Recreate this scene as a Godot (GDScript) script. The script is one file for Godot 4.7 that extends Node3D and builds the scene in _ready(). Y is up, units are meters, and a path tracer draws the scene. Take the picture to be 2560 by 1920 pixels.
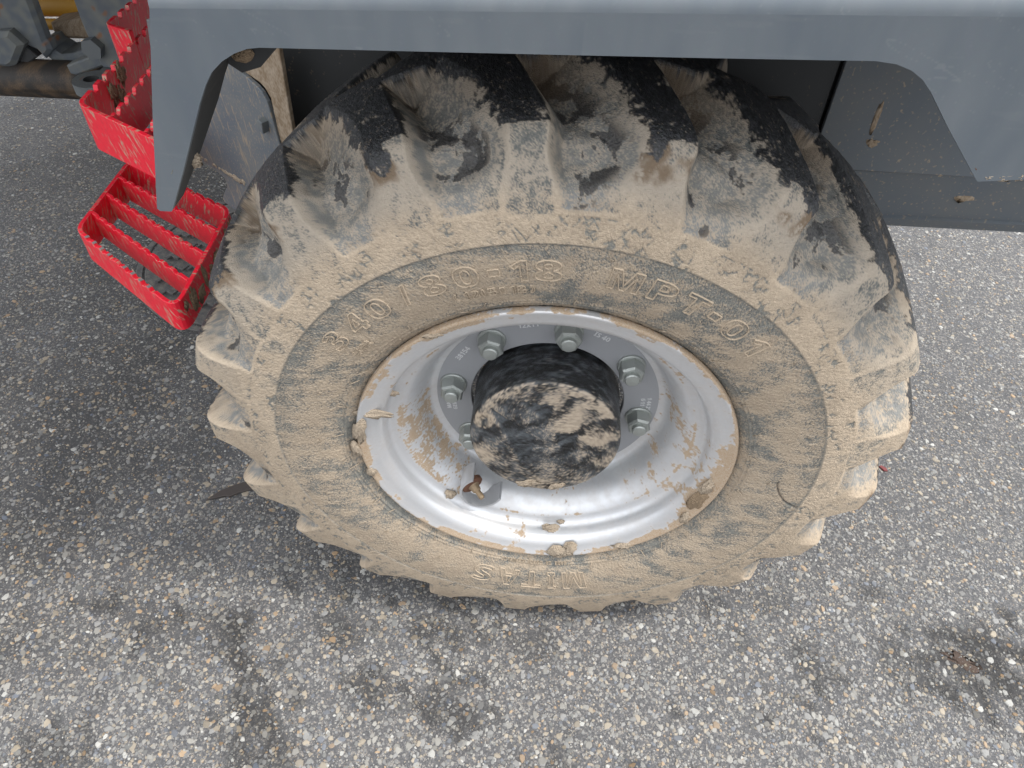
extends Node3D
# A muddy wheel of a compact wheel loader on worn asphalt. Units: metres, y up; the wheel's outer face looks along +z.

const HUB := Vector3(0, 0.4584, 0)      # centre of the wheel in the plane of the rim's outer edge
const TAU_K := TAU / 21.0               # pitch of the 21 lugs
var M := {}
var noises := {}
var taken := {}


func _ready() -> void:
	var cam := Camera3D.new()
	cam.name = "camera"
	cam.rotation_order = EULER_ORDER_YXZ
	cam.position = Vector3(-0.0174, 1.2354, 0.6189)
	cam.rotation = Vector3(-0.8020, 0.0471, 0.0353)
	cam.fov = 55.57
	cam.near = 0.02
	cam.far = 400.0
	add_child(cam)
	cam.current = true

	var env := Environment.new()
	env.background_mode = Environment.BG_SKY
	var sky := Sky.new()
	var sm := ProceduralSkyMaterial.new()
	sm.sky_top_color = Color(0.97, 0.985, 1.0)
	sm.sky_horizon_color = Color(0.66, 0.675, 0.70)
	sm.sky_curve = 0.3
	sm.ground_bottom_color = Color(0.32, 0.32, 0.32)
	sm.ground_horizon_color = Color(0.42, 0.42, 0.42)
	sm.sky_energy_multiplier = 1.15
	sky.sky_material = sm
	env.sky = sky
	env.tonemap_mode = Environment.TONE_MAPPER_LINEAR
	env.tonemap_exposure = 1.86
	env.sdfgi_enabled = true
	env.ssao_enabled = true
	env.ssil_enabled = true
	var we := WorldEnvironment.new()
	we.name = "world_environment"
	we.environment = env
	add_child(we)

	var sun := DirectionalLight3D.new()
	sun.name = "sun"
	sun.light_energy = 0.64
	sun.light_angular_distance = 12.0
	sun.light_color = Color(1.0, 0.985, 0.96)
	sun.shadow_enabled = true
	sun.look_at_from_position(Vector3(0.76, 1.0, 0.10), Vector3.ZERO)
	add_child(sun)

	materials()
	ground()
	loader()
	street_things()


# ---------------------------------------------------------------- helpers

func noise(freq: float, oct := 1, sd := 1) -> FastNoiseLite:
	var key := "%f_%d_%d" % [freq, oct, sd]
	if not noises.has(key):
		var n := FastNoiseLite.new()
		n.noise_type = FastNoiseLite.TYPE_SIMPLEX_SMOOTH
		n.frequency = freq
		n.seed = sd
		n.fractal_type = FastNoiseLite.FRACTAL_FBM if oct > 1 else FastNoiseLite.FRACTAL_NONE
		n.fractal_octaves = oct
		noises[key] = n
	return noises[key]


func numbered(called: String) -> String:
	taken[called] = taken.get(called, -1) + 1
	return called if taken[called] == 0 else "%s_%03d" % [called, taken[called]]


func tag(o: Node3D, label: String, category := "", group := "", kind := "") -> Node3D:
	if label: o.set_meta("label", label)
	if category: o.set_meta("category", category)
	if group: o.set_meta("group", group)
	if kind: o.set_meta("kind", kind)
	return o


func holder(called: String, parent: Node, at := Vector3.ZERO) -> Node3D:
	var o := Node3D.new()
	o.name = numbered(called) if parent == self else called
	o.position = at
	parent.add_child(o, true)
	return o


func put(called: String, mesh: Mesh, m: Material, parent: Node, at := Transform3D()) -> MeshInstance3D:
	var o := MeshInstance3D.new()
	o.name = numbered(called) if parent == self else next_name(called, parent)
	o.mesh = mesh
	o.material_override = m
	o.transform = at
	parent.add_child(o, true)
	return o


func next_name(called: String, parent: Node) -> String:
	if not parent.has_node(called):
		return called
	var k := 1
	while parent.has_node("%s_%03d" % [called, k]):
		k += 1
	return "%s_%03d" % [called, k]


func start(smooth := false) -> SurfaceTool:
	var st := SurfaceTool.new()
	st.begin(Mesh.PRIMITIVE_TRIANGLES)
	st.set_smooth_group(0 if smooth else 0xFFFFFFFF)
	return st


func done(st: SurfaceTool) -> ArrayMesh:
	st.index()
	st.generate_normals()
	return st.commit()


func quad(st: SurfaceTool, a: Vector3, b: Vector3, c: Vector3, d: Vector3, uv := []) -> void:
	var p := [a, b, c, a, c, d]
	var k := [0, 1, 2, 0, 2, 3]
	for i in 6:
		st.set_uv(uv[k[i]] if uv else Vector2(p[i].x + p[i].z * 0.6, p[i].y + p[i].z * 0.4))
		st.add_vertex(p[i])


# A polygon in the xy plane pushed back from z = 0 to z = -depth with a chamfer along its front edge.
func slab(poly: Array, depth: float, cham := 0.0015) -> ArrayMesh:
	var p := PackedVector2Array(poly)
	if Geometry2D.is_polygon_clockwise(p):
		p.reverse()
	var st := start()
	var ins := p
	if cham > 0:
		var o := Geometry2D.offset_polygon(p, -cham, Geometry2D.JOIN_MITER)
		if o.size() == 1 and o[0].size() == p.size():
			ins = align(o[0], p)
		else:
			cham = 0.0
	for f in [[ins, 0.0, false], [p, -depth, true]]:
		var idx := Geometry2D.triangulate_polygon(f[0])
		for i in range(0, idx.size(), 3):
			var tri := [idx[i], idx[i + 1], idx[i + 2]]
			var q: PackedVector2Array = f[0]
			var ccw := (q[tri[1]] - q[tri[0]]).cross(q[tri[2]] - q[tri[0]]) > 0
			if ccw != f[2]:
				tri.reverse()
			for t in tri:
				st.set_uv(q[t])
				st.add_vertex(Vector3(q[t].x, q[t].y, f[1]))
	var n := p.size()
	for i in n:
		var j := (i + 1) % n
		var a0 := Vector3(ins[i].x, ins[i].y, 0)
		var b0 := Vector3(ins[j].x, ins[j].y, 0)
		var a1 := Vector3(p[i].x, p[i].y, -cham)
		var b1 := Vector3(p[j].x, p[j].y, -cham)
		var a2 := Vector3(p[i].x, p[i].y, -depth)
		var b2 := Vector3(p[j].x, p[j].y, -depth)
		if cham > 0:
			quad(st, a0, b0, b1, a1)
		quad(st, a1, b1, b2, a2)
	return done(st)


func align(q: PackedVector2Array, p: PackedVector2Array) -> PackedVector2Array:
	var best := 0
	for i in q.size():
		if q[i].distance_squared_to(p[0]) < q[best].distance_squared_to(p[0]):
			best = i
	var out := PackedVector2Array()
	for i in q.size():
		out.append(q[(best + i) % q.size()])
	return out


# A profile of (radius, z) points turned about the z axis.
func lathe(prof: Array, seg := 64, smooth := true, cap := false) -> ArrayMesh:
	var st := start(smooth)
	var len := [0.0]
	for i in range(1, prof.size()):
		len.append(len[i - 1] + prof[i].distance_to(prof[i - 1]))
	for i in prof.size() - 1:
		for k in seg:
			var a := TAU * k / seg
			var b := TAU * (k + 1) / seg
			var u0 := Vector3(cos(a), sin(a), 0)
			var u1 := Vector3(cos(b), sin(b), 0)
			var p: Vector2 = prof[i]
			var q: Vector2 = prof[i + 1]
			var v0: float = len[i] / len[-1]
			var v1: float = len[i + 1] / len[-1]
			quad(st, u0 * p.x + Vector3(0, 0, p.y), u1 * p.x + Vector3(0, 0, p.y), u1 * q.x + Vector3(0, 0, q.y), u0 * q.x + Vector3(0, 0, q.y),
				[Vector2(float(k) / seg, v0), Vector2(float(k + 1) / seg, v0), Vector2(float(k + 1) / seg, v1), Vector2(float(k) / seg, v1)])
	return done(st)


func tube(path: Array, r: float, seg := 12) -> ArrayMesh:
	var st := start(true)
	var rings := []
	var up := Vector3(0.13, 0.97, 0.21)
	for i in path.size():
		var d: Vector3 = (path[mini(i + 1, path.size() - 1)] - path[maxi(i - 1, 0)]).normalized()
		var x := d.cross(up).normalized()
		var y := x.cross(d)
		var ring := []
		for k in seg:
			ring.append(path[i] + (x * cos(TAU * k / seg) + y * sin(TAU * k / seg)) * r)
		rings.append(ring)
	for i in rings.size() - 1:
		for k in seg:
			var l := (k + 1) % seg
			quad(st, rings[i][k], rings[i][l], rings[i + 1][l], rings[i + 1][k])
	for e in [0, rings.size() - 1]:
		for k in range(1, seg - 1):
			var t := [rings[e][0], rings[e][k], rings[e][k + 1]]
			if e == 0:
				t.reverse()
			for v in t:
				st.set_uv(Vector2.ZERO)
				st.add_vertex(v)
	return done(st)


# A flat bar standing on edge, run along a path in the xz plane (y of the points is its top), its top edge cut into teeth where teeth > 0.
func strip(path: Array, closed: bool, thick: float, high: float, tooth := []) -> ArrayMesh:
	var st := start()
	var n := path.size()
	var secs := []
	for i in n:
		var a: Vector3 = path[(i - 1 + n) % n] if closed or i > 0 else path[0]
		var b: Vector3 = path[(i + 1) % n] if closed or i < n - 1 else path[n - 1]
		var d1: Vector3 = (path[i] - a)
		var d2: Vector3 = (b - path[i])
		d1 = d1.normalized() if d1.length() > 1e-6 else d2.normalized()
		d2 = d2.normalized() if d2.length() > 1e-6 else d1
		var d := (d1 + d2).normalized()
		var s := Vector3(-d.z, 0, d.x) * thick * 0.5 / maxf(0.5, d.dot(d1))
		var t: Vector3 = path[i] - Vector3(0, tooth[i] if tooth else 0.0, 0)
		var c := Vector3(0, 0.0009, 0)
		var low := Vector3(path[i].x, path[i].y - high, path[i].z)
		secs.append([low + s, t + s - c, t + s * 0.75, t - s * 0.75, t - s - c, low - s])
	var run := 0.0
	for i in (n if closed else n - 1):
		var p: Array = secs[i]
		var q: Array = secs[(i + 1) % n]
		var l: float = path[i].distance_to(path[(i + 1) % n])
		for k in 6:
			var m := (k + 1) % 6
			quad(st, p[k], q[k], q[m], p[m], [Vector2(run, p[k].y + k * 0.37), Vector2(run + l, q[k].y + k * 0.37), Vector2(run + l, q[m].y + k * 0.37), Vector2(run, p[m].y + k * 0.37)])
		run += l
	if not closed:
		for e in [0, n - 1]:
			var p: Array = secs[e]
			quad(st, p[0], p[1], p[4], p[5])
	return done(st)


func toothed(a: Vector3, b: Vector3, pitch: float, deep: float, from := 0.0, to := 0.0) -> Array:   # [points, cut depth at each]
	var pts := []
	var cut := []
	var l := a.distance_to(b)
	var s := 0.0
	var n := maxi(1, roundi((l - from - to) / pitch))
	var p := (l - from - to) / n
	pts.append(a)
	cut.append(0.0)
	for k in n:
		for f in [[0.06, 0.0], [0.14, 1.0], [0.36, 1.0], [0.48, 0.55], [0.56, 0.0], [0.94, 0.0]]:
			s = from + (k + f[0]) * p
			pts.append(a.lerp(b, s / l))
			cut.append(f[1] * deep)
	pts.append(b)
	cut.append(0.0)
	return [pts, cut]


func box(size: Vector3, at: Vector3, c := 0.003) -> Array:   # [mesh, transform] of a block with chamfered edges
	var h := size / 2
	var poly := [Vector2(-h.x, -h.y), Vector2(h.x, -h.y), Vector2(h.x, h.y), Vector2(-h.x, h.y)]
	return [slab(poly, size.z, c), Transform3D(Basis(), at + Vector3(0, 0, h.z))]


# ---------------------------------------------------------------- materials

func mat(col: Color, rough := 0.8, metal := 0.0) -> StandardMaterial3D:
	var m := StandardMaterial3D.new()
	m.albedo_color = col.linear_to_srgb()
	m.roughness = rough
	m.metallic = metal
	return m


func bump(m: StandardMaterial3D, tex: Texture2D, scale_cm: float, per_metre: float) -> void:
	m.heightmap_enabled = true
	m.heightmap_texture = tex
	m.heightmap_scale = scale_cm
	m.uv1_triplanar = true
	m.uv1_scale = Vector3.ONE * per_metre


# A picture of w x h pixels out of a function of (x, y) that gives a colour with linear values; it tiles because the noise is looked up on a torus-free mirrored fold.
func paint(w: int, h: int, f: Callable) -> ImageTexture:
	var data := PackedByteArray()
	data.resize(w * h * 3)
	var rows := []
	rows.resize(h)
	var task := WorkerThreadPool.add_group_task(func(y: int):
		var row := PackedByteArray()
		row.resize(w * 3)
		for x in w:
			var c: Color = f.call(x, y).linear_to_srgb()
			row[x * 3] = clampi(int(c.r * 255.0), 0, 255)
			row[x * 3 + 1] = clampi(int(c.g * 255.0), 0, 255)
			row[x * 3 + 2] = clampi(int(c.b * 255.0), 0, 255)
		rows[y] = row
	, h)
	WorkerThreadPool.wait_for_group_task_completion(task)
	var all := PackedByteArray()
	for r in rows:
		all.append_array(r)
	return ImageTexture.create_from_image(Image.create_from_data(w, h, false, Image.FORMAT_RGB8, all))


func seamless(freq: float, oct: int, size := 512, cellular := false, sd := 3) -> ImageTexture:
	var n := FastNoiseLite.new()
	n.noise_type = FastNoiseLite.TYPE_CELLULAR if cellular else FastNoiseLite.TYPE_SIMPLEX_SMOOTH
	n.frequency = freq
	n.seed = sd
	n.fractal_octaves = oct
	return ImageTexture.create_from_image(n.get_seamless_image(size, size))


const MUD := Color(0.440, 0.355, 0.266)
const MUD_DARK := Color(0.25, 0.18, 0.115)
const STEEL_GREY := Color(0.106, 0.122, 0.139)

func materials() -> void:
	M.grain = seamless(0.05, 4, 512)
	M.fine = seamless(0.12, 3, 512, false, 8)
	# tyre rubber and mud: colour comes with the vertices
	M.tyre = mat(Color.WHITE, 0.82)
	M.tyre.vertex_color_use_as_albedo = true
	M.tyre.metallic_specular = 0.35
	bump(M.tyre, M.fine, 0.12, 9.0)
	M.rubber = mat(Color.WHITE, 0.5)
	M.rubber.vertex_color_use_as_albedo = true
	bump(M.rubber, M.fine, 0.10, 9.0)
	M.clod = mat(MUD * 0.9, 0.95)
	bump(M.clod, M.grain, 0.3, 14.0)
	M.smear = mat(Color(0.21, 0.20, 0.17), 0.9)
	M.mud_dark = mat(MUD_DARK, 0.95)
	bump(M.mud_dark, M.grain, 0.3, 14.0)
	# grey vehicle paint: dusty, faintly scratched
	var n1 := noise(0.008, 3, 11)
	var n2 := noise(0.05, 2, 12)
	var n3 := noise(0.3, 1, 13)
	M.paint = mat(Color.WHITE, 0.5)
	M.paint.albedo_texture = paint(512, 512, func(x: int, y: int) -> Color:
		var d: float = clampf(0.14 + 0.34 * n1.get_noise_2d(x, y * 0.6) + 0.16 * n2.get_noise_2d(x, y * 0.3), 0.0, 1.0)
		if absf(n2.get_noise_2d(x * 0.35 + y * 0.9 + 40, y * 0.08 - x * 0.12)) < 0.010 and n1.get_noise_2d(x + 500, y * 1.3) > 0.12: d += 0.35
		if n2.get_noise_2d(x * 0.25 + 900, y * 2.2) > 0.55: d += 0.10
		if n3.get_noise_2d(x, y) > 0.82: d += 0.12
		return STEEL_GREY.lerp(Color(0.27, 0.275, 0.27), d * 0.38))
	M.paint.uv1_scale = Vector3(1.4, 1.4, 1)
	M.paint.metallic_specular = 0.3
	# the same paint splashed with dried mud that ran down in streaks
	M.paint_muddy = mat(Color.WHITE, 0.62)
	M.paint_muddy.albedo_texture = paint(512, 512, func(x: int, y: int) -> Color:
		var run: float = n2.get_noise_2d(x * 1.6 + y * 0.35, y * 0.13) + 0.5 * n3.get_noise_2d(x * 0.9, y * 0.1)
		var patch: float = n1.get_noise_2d(x + 300, y)
		var d := smoothstep(0.42, 0.74, run + patch * 0.55)
		var film := clampf(0.10 + patch * 0.3, 0.0, 0.5)
		if n3.get_noise_2d(x * 0.8 + 77, y * 0.5) > 0.6: d = maxf(d, 0.7)
		return STEEL_GREY.lerp(Color(0.24, 0.22, 0.18), film).lerp(MUD * 0.6, d * 0.85))
	M.paint_muddy.uv1_scale = Vector3(2.6, 2.6, 1)
	# grey panel with thrown spots of mud, mostly clean
	M.paint_spots = mat(Color.WHITE, 0.55)
	M.paint_spots.albedo_texture = paint(768, 768, func(x: int, y: int) -> Color:
		var s: float = n2.get_noise_2d(x * 1.1 + 50, y * 0.7)
		var d := smoothstep(0.66, 0.7, s + 0.12 * n3.get_noise_2d(x, y))
		if n3.get_noise_2d(x * 0.5 + 410, y * 0.42) > 0.74: d = maxf(d, 0.6)
		var film := clampf(0.12 + 0.25 * n1.get_noise_2d(x, y * 0.7), 0.0, 0.5)
		return (STEEL_GREY * 0.95).lerp(Color(0.16, 0.15, 0.13), film).lerp(MUD * 0.6, d))
	M.paint_spots.uv1_scale = Vector3(1.5, 1.5, 1)
	# caked brown mud
	M.caked = mat(Color.WHITE, 0.95)
	M.caked.albedo_texture = paint(256, 256, func(x: int, y: int) -> Color:
		return (MUD_DARK * 0.8).lerp(MUD * 0.75, clampf(0.4 + 0.6 * n2.get_noise_2d(x, y * 0.5) + 0.4 * n3.get_noise_2d(x * 0.7, y * 0.4), 0.0, 1.0)))
	M.caked.uv1_scale = Vector3(5, 5, 1)
	M.dirt = mat(Color(0.085, 0.058, 0.045), 0.95)
	bump(M.dirt, M.grain, 0.3, 14.0)
	M.liner = mat(Color.WHITE, 0.7)
	M.liner.albedo_texture = paint(512, 512, func(x: int, y: int) -> Color:
		var s := smoothstep(0.5, 0.75, n2.get_noise_2d(x * 0.9, y * 0.5) * 0.6 + n3.get_noise_2d(x, y * 0.6) * 0.4 + 0.25 * n1.get_noise_2d(x, y))
		return Color(0.035, 0.036, 0.038).lerp(Color(0.17, 0.125, 0.085), s * 0.8))
	M.liner.uv1_scale = Vector3(2.2, 2.2, 1)
	# red step paint with mud scraped across it
	M.red = mat(Color.WHITE, 0.42)
	M.red.albedo_texture = paint(512, 512, func(x: int, y: int) -> Color:
		var run: float = n2.get_noise_2d(x * 1.3 + y * 0.5, y * 0.22) + 0.45 * n3.get_noise_2d(x * 0.8 + y * 0.3, y * 0.15)
		var d := smoothstep(0.34, 0.62, run + 0.5 * n1.get_noise_2d(x + 40, y + 80))
		var c := Color(0.72, 0.010, 0.030).lerp(Color(0.6, 0.015, 0.03), clampf(n2.get_noise_2d(x, y), 0, 1))
		return c.lerp(Color(0.40, 0.29, 0.2), d * 0.85))
	M.red.uv1_scale = Vector3(3.5, 3.5, 1)
	M.red.metallic_specular = 0.5
	M.bare = mat(Color(0.42, 0.40, 0.39), 0.5, 0.7)
	M.zinc = mat(Color(0.40, 0.42, 0.40), 0.42, 0.75)
	bump(M.zinc, M.grain, 0.05, 30.0)
	M.disc = mat(Color(0.32, 0.325, 0.34), 0.55, 0.25)
	bump(M.disc, M.fine, 0.03, 20.0)
	M.guard = mat(Color(0.50, 0.505, 0.52), 0.4, 0.55)
	M.stamp = mat(Color(0.62, 0.62, 0.63), 0.5, 0.3)
	M.rust = mat(Color(0.11, 0.05, 0.028), 0.9)
	M.brass = mat(Color(0.26, 0.19, 0.12), 0.6, 0.5)
	M.rod = mat(Color.WHITE, 0.6)
	M.rod.albedo_texture = paint(256, 256, func(x: int, y: int) -> Color:
		return Color(0.035, 0.03, 0.027).lerp(Color(0.15, 0.10, 0.06), clampf(0.25 + 0.8 * n2.get_noise_2d(x * 0.5, y * 0.5) + 0.3 * n3.get_noise_2d(x, y), 0, 1)))
	M.rod.uv1_scale = Vector3(3, 3, 1)
	M.casting = mat(Color.WHITE, 0.65)
	M.casting.albedo_texture = paint(256, 256, func(x: int, y: int) -> Color:
		var c := (STEEL_GREY * 0.95).lerp(Color(0.2, 0.2, 0.17), clampf(0.25 + 0.5 * n2.get_noise_2d(x * 0.6, y * 0.6), 0, 1))
		return c.lerp(Color(0.22, 0.10, 0.045), smoothstep(0.45, 0.7, n1.get_noise_2d(x * 2.0 + 70, y * 2.0))))
	M.casting.uv1_scale = Vector3(3, 3, 1)
	M.yellow = mat(Color(0.58, 0.30, 0.035), 0.5)
	M.iron = mat(Color.WHITE, 0.6, 0.1)
	M.iron.albedo_texture = paint(256, 256, func(x: int, y: int) -> Color:
		return Color(0.07, 0.067, 0.07).lerp(Color(0.15, 0.135, 0.115), clampf(0.3 + 0.7 * n2.get_noise_2d(x, y) + 0.4 * n3.get_noise_2d(x, y), 0, 1)))
	M.iron.uv1_scale = Vector3(3, 3, 1)
	bump(M.iron, M.grain, 0.06, 6.0)
	M.iron.uv1_scale = Vector3(3, 3, 3)
	# asphalt between the stones
	var cells := FastNoiseLite.new()
	cells.noise_type = FastNoiseLite.TYPE_CELLULAR
	cells.cellular_return_type = FastNoiseLite.RETURN_CELL_VALUE
	cells.cellular_jitter = 1.0
	cells.frequency = 0.16
	cells.seed = 5
	var a: Image = cells.get_seamless_image(1024, 1024, false, false, 0.1, false)
	cells.frequency = 0.33
	cells.seed = 9
	var b: Image = cells.get_seamless_image(1024, 1024, false, false, 0.1, false)
	var edge := cells.duplicate()
	edge.cellular_return_type = FastNoiseLite.RETURN_DISTANCE2_SUB
	edge.frequency = 0.16
	edge.seed = 5
	var e: Image = edge.get_seamless_image(1024, 1024, false, false, 0.1, true)
	var pa := a.get_data()
	var pb := b.get_data()
	var pe := e.get_data()
	M.asphalt = mat(Color.WHITE, 0.85)
	M.asphalt.albedo_texture = paint(1024, 1024, func(x: int, y: int) -> Color:
		var i := y * 1024 + x
		var va: float = pa[i] / 255.0
		var vb: float = pb[i] / 255.0
		var c := Color(0.058, 0.058, 0.062).lerp(Color(0.17, 0.165, 0.165), vb * vb)
		if va > 0.62:
			var t := fmod(va * 37.0, 1.0)
			var s := Color(0.22, 0.215, 0.21) if t < 0.5 else Color(0.25, 0.2, 0.15) if t < 0.8 else Color(0.42, 0.41, 0.39) if t < 0.9 else Color(0.11, 0.12, 0.14)
			c = c.lerp(s, smoothstep(0.10, 0.35, pe[i] / 255.0))
		return c)
	M.asphalt.vertex_color_use_as_albedo = true
	M.asphalt.heightmap_enabled = true
	M.asphalt.heightmap_texture = ImageTexture.create_from_image(b)
	M.asphalt.heightmap_scale = 0.08
	M.asphalt.uv1_triplanar = true
	M.asphalt.uv1_world_triplanar = true
	M.asphalt.uv1_scale = Vector3.ONE * 1.45
	M.stone = mat(Color.WHITE, 0.78)
	M.stone.vertex_color_use_as_albedo = true
	bump(M.stone, M.fine, 0.05, 1.0)


# ---------------------------------------------------------------- ground

func stain(x: float, z: float) -> float:   # 0 worn grey dusty asphalt .. 1 dark, oily or damp patch
	var v: float = noise(2.6, 2, 31).get_noise_2d(x, z) * 0.5 + noise(11.0, 4, 32).get_noise_2d(x, z) * 0.85
	var s := smoothstep(0.27, 0.47, v) * 0.9 * smoothstep(-0.22, 0.02, z - 0.1 * absf(x))
	for p in [[0.80, 0.03, 0.12, 1.0], [0.66, 0.04, 0.06, 0.7], [0.51, 0.06, 0.05, 0.7], [-0.535, 0.08, 0.05, 0.5], [-0.425, 0.22, 0.06, 0.85], [-0.326, 0.065, 0.05, 0.65], [-0.26, 0.15, 0.055, 0.8], [-0.16, 0.03, 0.06, 0.75], [-0.13, 0.17, 0.07, 0.85], [-0.41, 0.276, 0.06, 0.75], [-0.73, 0.30, 0.08, 0.75], [0.06, 0.24, 0.05, 0.65], [0.0, 0.06, 0.06, 0.6], [0.65, -0.09, 0.03, 0.7]]:
		var d: float = Vector2(x - p[0], (z - p[1]) * 1.2).length() / p[2] + noise(26.0, 3, 33).get_noise_2d(x, z) * 1.3
		s = maxf(s, (1.0 - smoothstep(0.5, 1.15, d)) * p[3])
	return s


func dust_and_shade(x: float, z: float) -> float:   # pale dust by noise, plus painted shade: a gradient darkening the left ground
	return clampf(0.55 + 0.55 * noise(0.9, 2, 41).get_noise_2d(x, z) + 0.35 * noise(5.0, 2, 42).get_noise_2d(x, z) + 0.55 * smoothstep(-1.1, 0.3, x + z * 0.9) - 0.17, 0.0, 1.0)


func ground() -> void:
	var st := start(true)
	var xs := []
	var v := -4.0
	while v <= 4.001:
		xs.append(v)
		v += 0.025
	xs = [-160.0, -40.0, -12.0] + xs + [12.0, 40.0, 160.0]
	var n := xs.size()
	var rows := []
	for z0 in xs:
		var z: float = z0 - 1.5
		var row := []
		for x in xs:
			var c := Color(1, 1, 1).lerp(Color(0.27, 0.265, 0.26), stain(x, z))
			c = c * lerpf(0.50, 1.18, dust_and_shade(x, z))
			var hw: float = 1.25 + (0.75 - z) * 0.62
			var built: float = (1.0 - smoothstep(hw - 0.55, hw, absf(x))) * (1.0 - smoothstep(0.45, 0.78, z)) * smoothstep(-4.0, -3.2, z)
			c = c * lerpf(1.75, 1.0, built)
			row.append([Vector3(x, 0, z), c])
		rows.append(row)
	for i in n - 1:
		for k in n - 1:
			for q in [rows[i][k], rows[i][k + 1], rows[i + 1][k + 1], rows[i][k], rows[i + 1][k + 1], rows[i + 1][k]]:
				st.set_color(q[1])
				st.add_vertex(q[0])
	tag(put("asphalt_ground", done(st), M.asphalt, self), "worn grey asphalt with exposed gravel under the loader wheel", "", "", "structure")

	# the gravel that shows in the worn surface
	var bed_edge := func(x: float, z: float) -> float:      # 1 where the stones are built .. 0 where only the material shows them
		var half := 1.25 + (0.75 - z) * 0.62
		return (1.0 - smoothstep(half - 0.55, half, absf(x))) * (1.0 - smoothstep(0.45, 0.78, z)) * smoothstep(-4.0, -3.2, z)
	var rng := RandomNumberGenerator.new()
	rng.seed = 4711
	var kinds := []
	for k in 7:
		var m := start()
		var sides := rng.randi_range(6, 8)
		var ring := []
		for i in sides:
			var a := TAU * (i + rng.randf_range(-0.3, 0.3)) / sides
			var r := rng.randf_range(0.72, 1.08)
			ring.append(Vector3(cos(a) * r, 0, sin(a) * r))
		var tilt := Vector2(rng.randf_range(-0.25, 0.25), rng.randf_range(-0.25, 0.25))
		for i in sides:
			var p: Vector3 = ring[i]
			var q: Vector3 = ring[(i + 1) % sides]
			var p1 := Vector3(p.x * 0.94, -0.8, p.z * 0.94)
			var q1 := Vector3(q.x * 0.94, -0.8, q.z * 0.94)
			var p2 := Vector3(p.x * 0.78, 1.0 + p.x * tilt.x + p.z * tilt.y, p.z * 0.78)
			var q2 := Vector3(q.x * 0.78, 1.0 + q.x * tilt.x + q.z * tilt.y, q.z * 0.78)
			quad(m, p1, q1, q, p)
			quad(m, p, q, q2, p2)
			for w in [p2, q2, Vector3(0, 1.12, 0)]:
				m.set_uv(Vector2.ZERO)
				m.add_vertex(w)
		kinds.append(done(m))
	var palette := [[Color(0.22, 0.215, 0.21), 28], [Color(0.29, 0.275, 0.25), 22], [Color(0.33, 0.275, 0.205), 17], [Color(0.35, 0.235, 0.135), 6], [Color(0.15, 0.15, 0.145), 12], [Color(0.43, 0.42, 0.395), 5], [Color(0.11, 0.122, 0.15), 9]]
	var bag := []
	for p in palette:
		for i in p[1]:
			bag.append(p[0])
	var bufs := []
	for k in kinds.size():
		bufs.append(PackedFloat32Array())
	for layer in [[205000, 0.0011, 0.0024], [140000, 0.0025, 0.0048], [24000, 0.0048, 0.0082]]:
		for i in layer[0]:
			# denser close to the camera, thinning with distance
			var z := 0.78 - 4.6 * pow(rng.randf(), 1.6)
			var half := 1.25 + (0.75 - z) * 0.62
			var x := rng.randf_range(-half, half)
			if rng.randf() > bed_edge.call(x, z): continue
			if Vector2(x + 0.81, z + 1.0).length() < 0.329: continue
			var s := lerpf(layer[1], layer[2], pow(rng.randf(), 1.8))
			if layer[1] > 0.004 and stain(x, z) > 0.5 and rng.randf() < 0.3: continue
			var asp := rng.randf_range(0.6, 1.0)
			var a := rng.randf() * TAU
			var c: Color = bag[rng.randi() % bag.size()] * rng.randf_range(0.66, 1.26)
			var st_ := stain(x, z)
			var ds := dust_and_shade(x, z)
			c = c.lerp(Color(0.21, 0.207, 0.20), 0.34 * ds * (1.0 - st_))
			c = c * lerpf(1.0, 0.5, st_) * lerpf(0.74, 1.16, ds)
			var h := rng.randf_range(0.00025, 0.0010) + s * 0.06
			var ca := cos(a)
			var sa := sin(a)
			bufs[rng.randi() % kinds.size()].append_array(PackedFloat32Array([ca * s, 0, sa * s * asp, x, 0, h, 0, 0.0002, -sa * s, 0, ca * s * asp, z, c.r, c.g, c.b, 1]))
	var bed := holder("gravel", self)
	tag(bed, "small grey, tan and white stones set in the worn asphalt", "gravel", "", "stuff")
	for k in kinds.size():
		var mm := MultiMesh.new()
		mm.transform_format = MultiMesh.TRANSFORM_3D
		mm.use_colors = true
		mm.mesh = kinds[k]
		mm.instance_count = bufs[k].size() / 16
		mm.buffer = bufs[k]
		var o := MultiMeshInstance3D.new()
		o.name = next_name("stones", bed)
		o.multimesh = mm
		o.material_override = M.stone
		bed.add_child(o, true)
		tag(o, "", "", "", "stuff")


# ---------------------------------------------------------------- the wheel

const PROFILE := [Vector2(0.2480, -0.0150), Vector2(0.2560, -0.0085), Vector2(0.2620, -0.0035), Vector2(0.2700, 0.0020), Vector2(0.2800, 0.0070), Vector2(0.2950, 0.0122), Vector2(0.3120, 0.0158), Vector2(0.3300, 0.0176),
	Vector2(0.3480, 0.0178), Vector2(0.3650, 0.0168), Vector2(0.3820, 0.0146), Vector2(0.4000, 0.0112), Vector2(0.4180, 0.0064), Vector2(0.4350, 0.0008), Vector2(0.4510, -0.0052), Vector2(0.4625, -0.0118), Vector2(0.4690, -0.0225),
	Vector2(0.4730, -0.0400), Vector2(0.4780, -0.0720), Vector2(0.4830, -0.1100), Vector2(0.4860, -0.1550)]

func side_z(r: float) -> float:
	for i in PROFILE.size() - 1:
		if r <= PROFILE[i + 1].x:
			return lerpf(PROFILE[i].y, PROFILE[i + 1].y, clampf((r - PROFILE[i].x) / (PROFILE[i + 1].x - PROFILE[i].x), 0, 1))
	return -0.155


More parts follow.
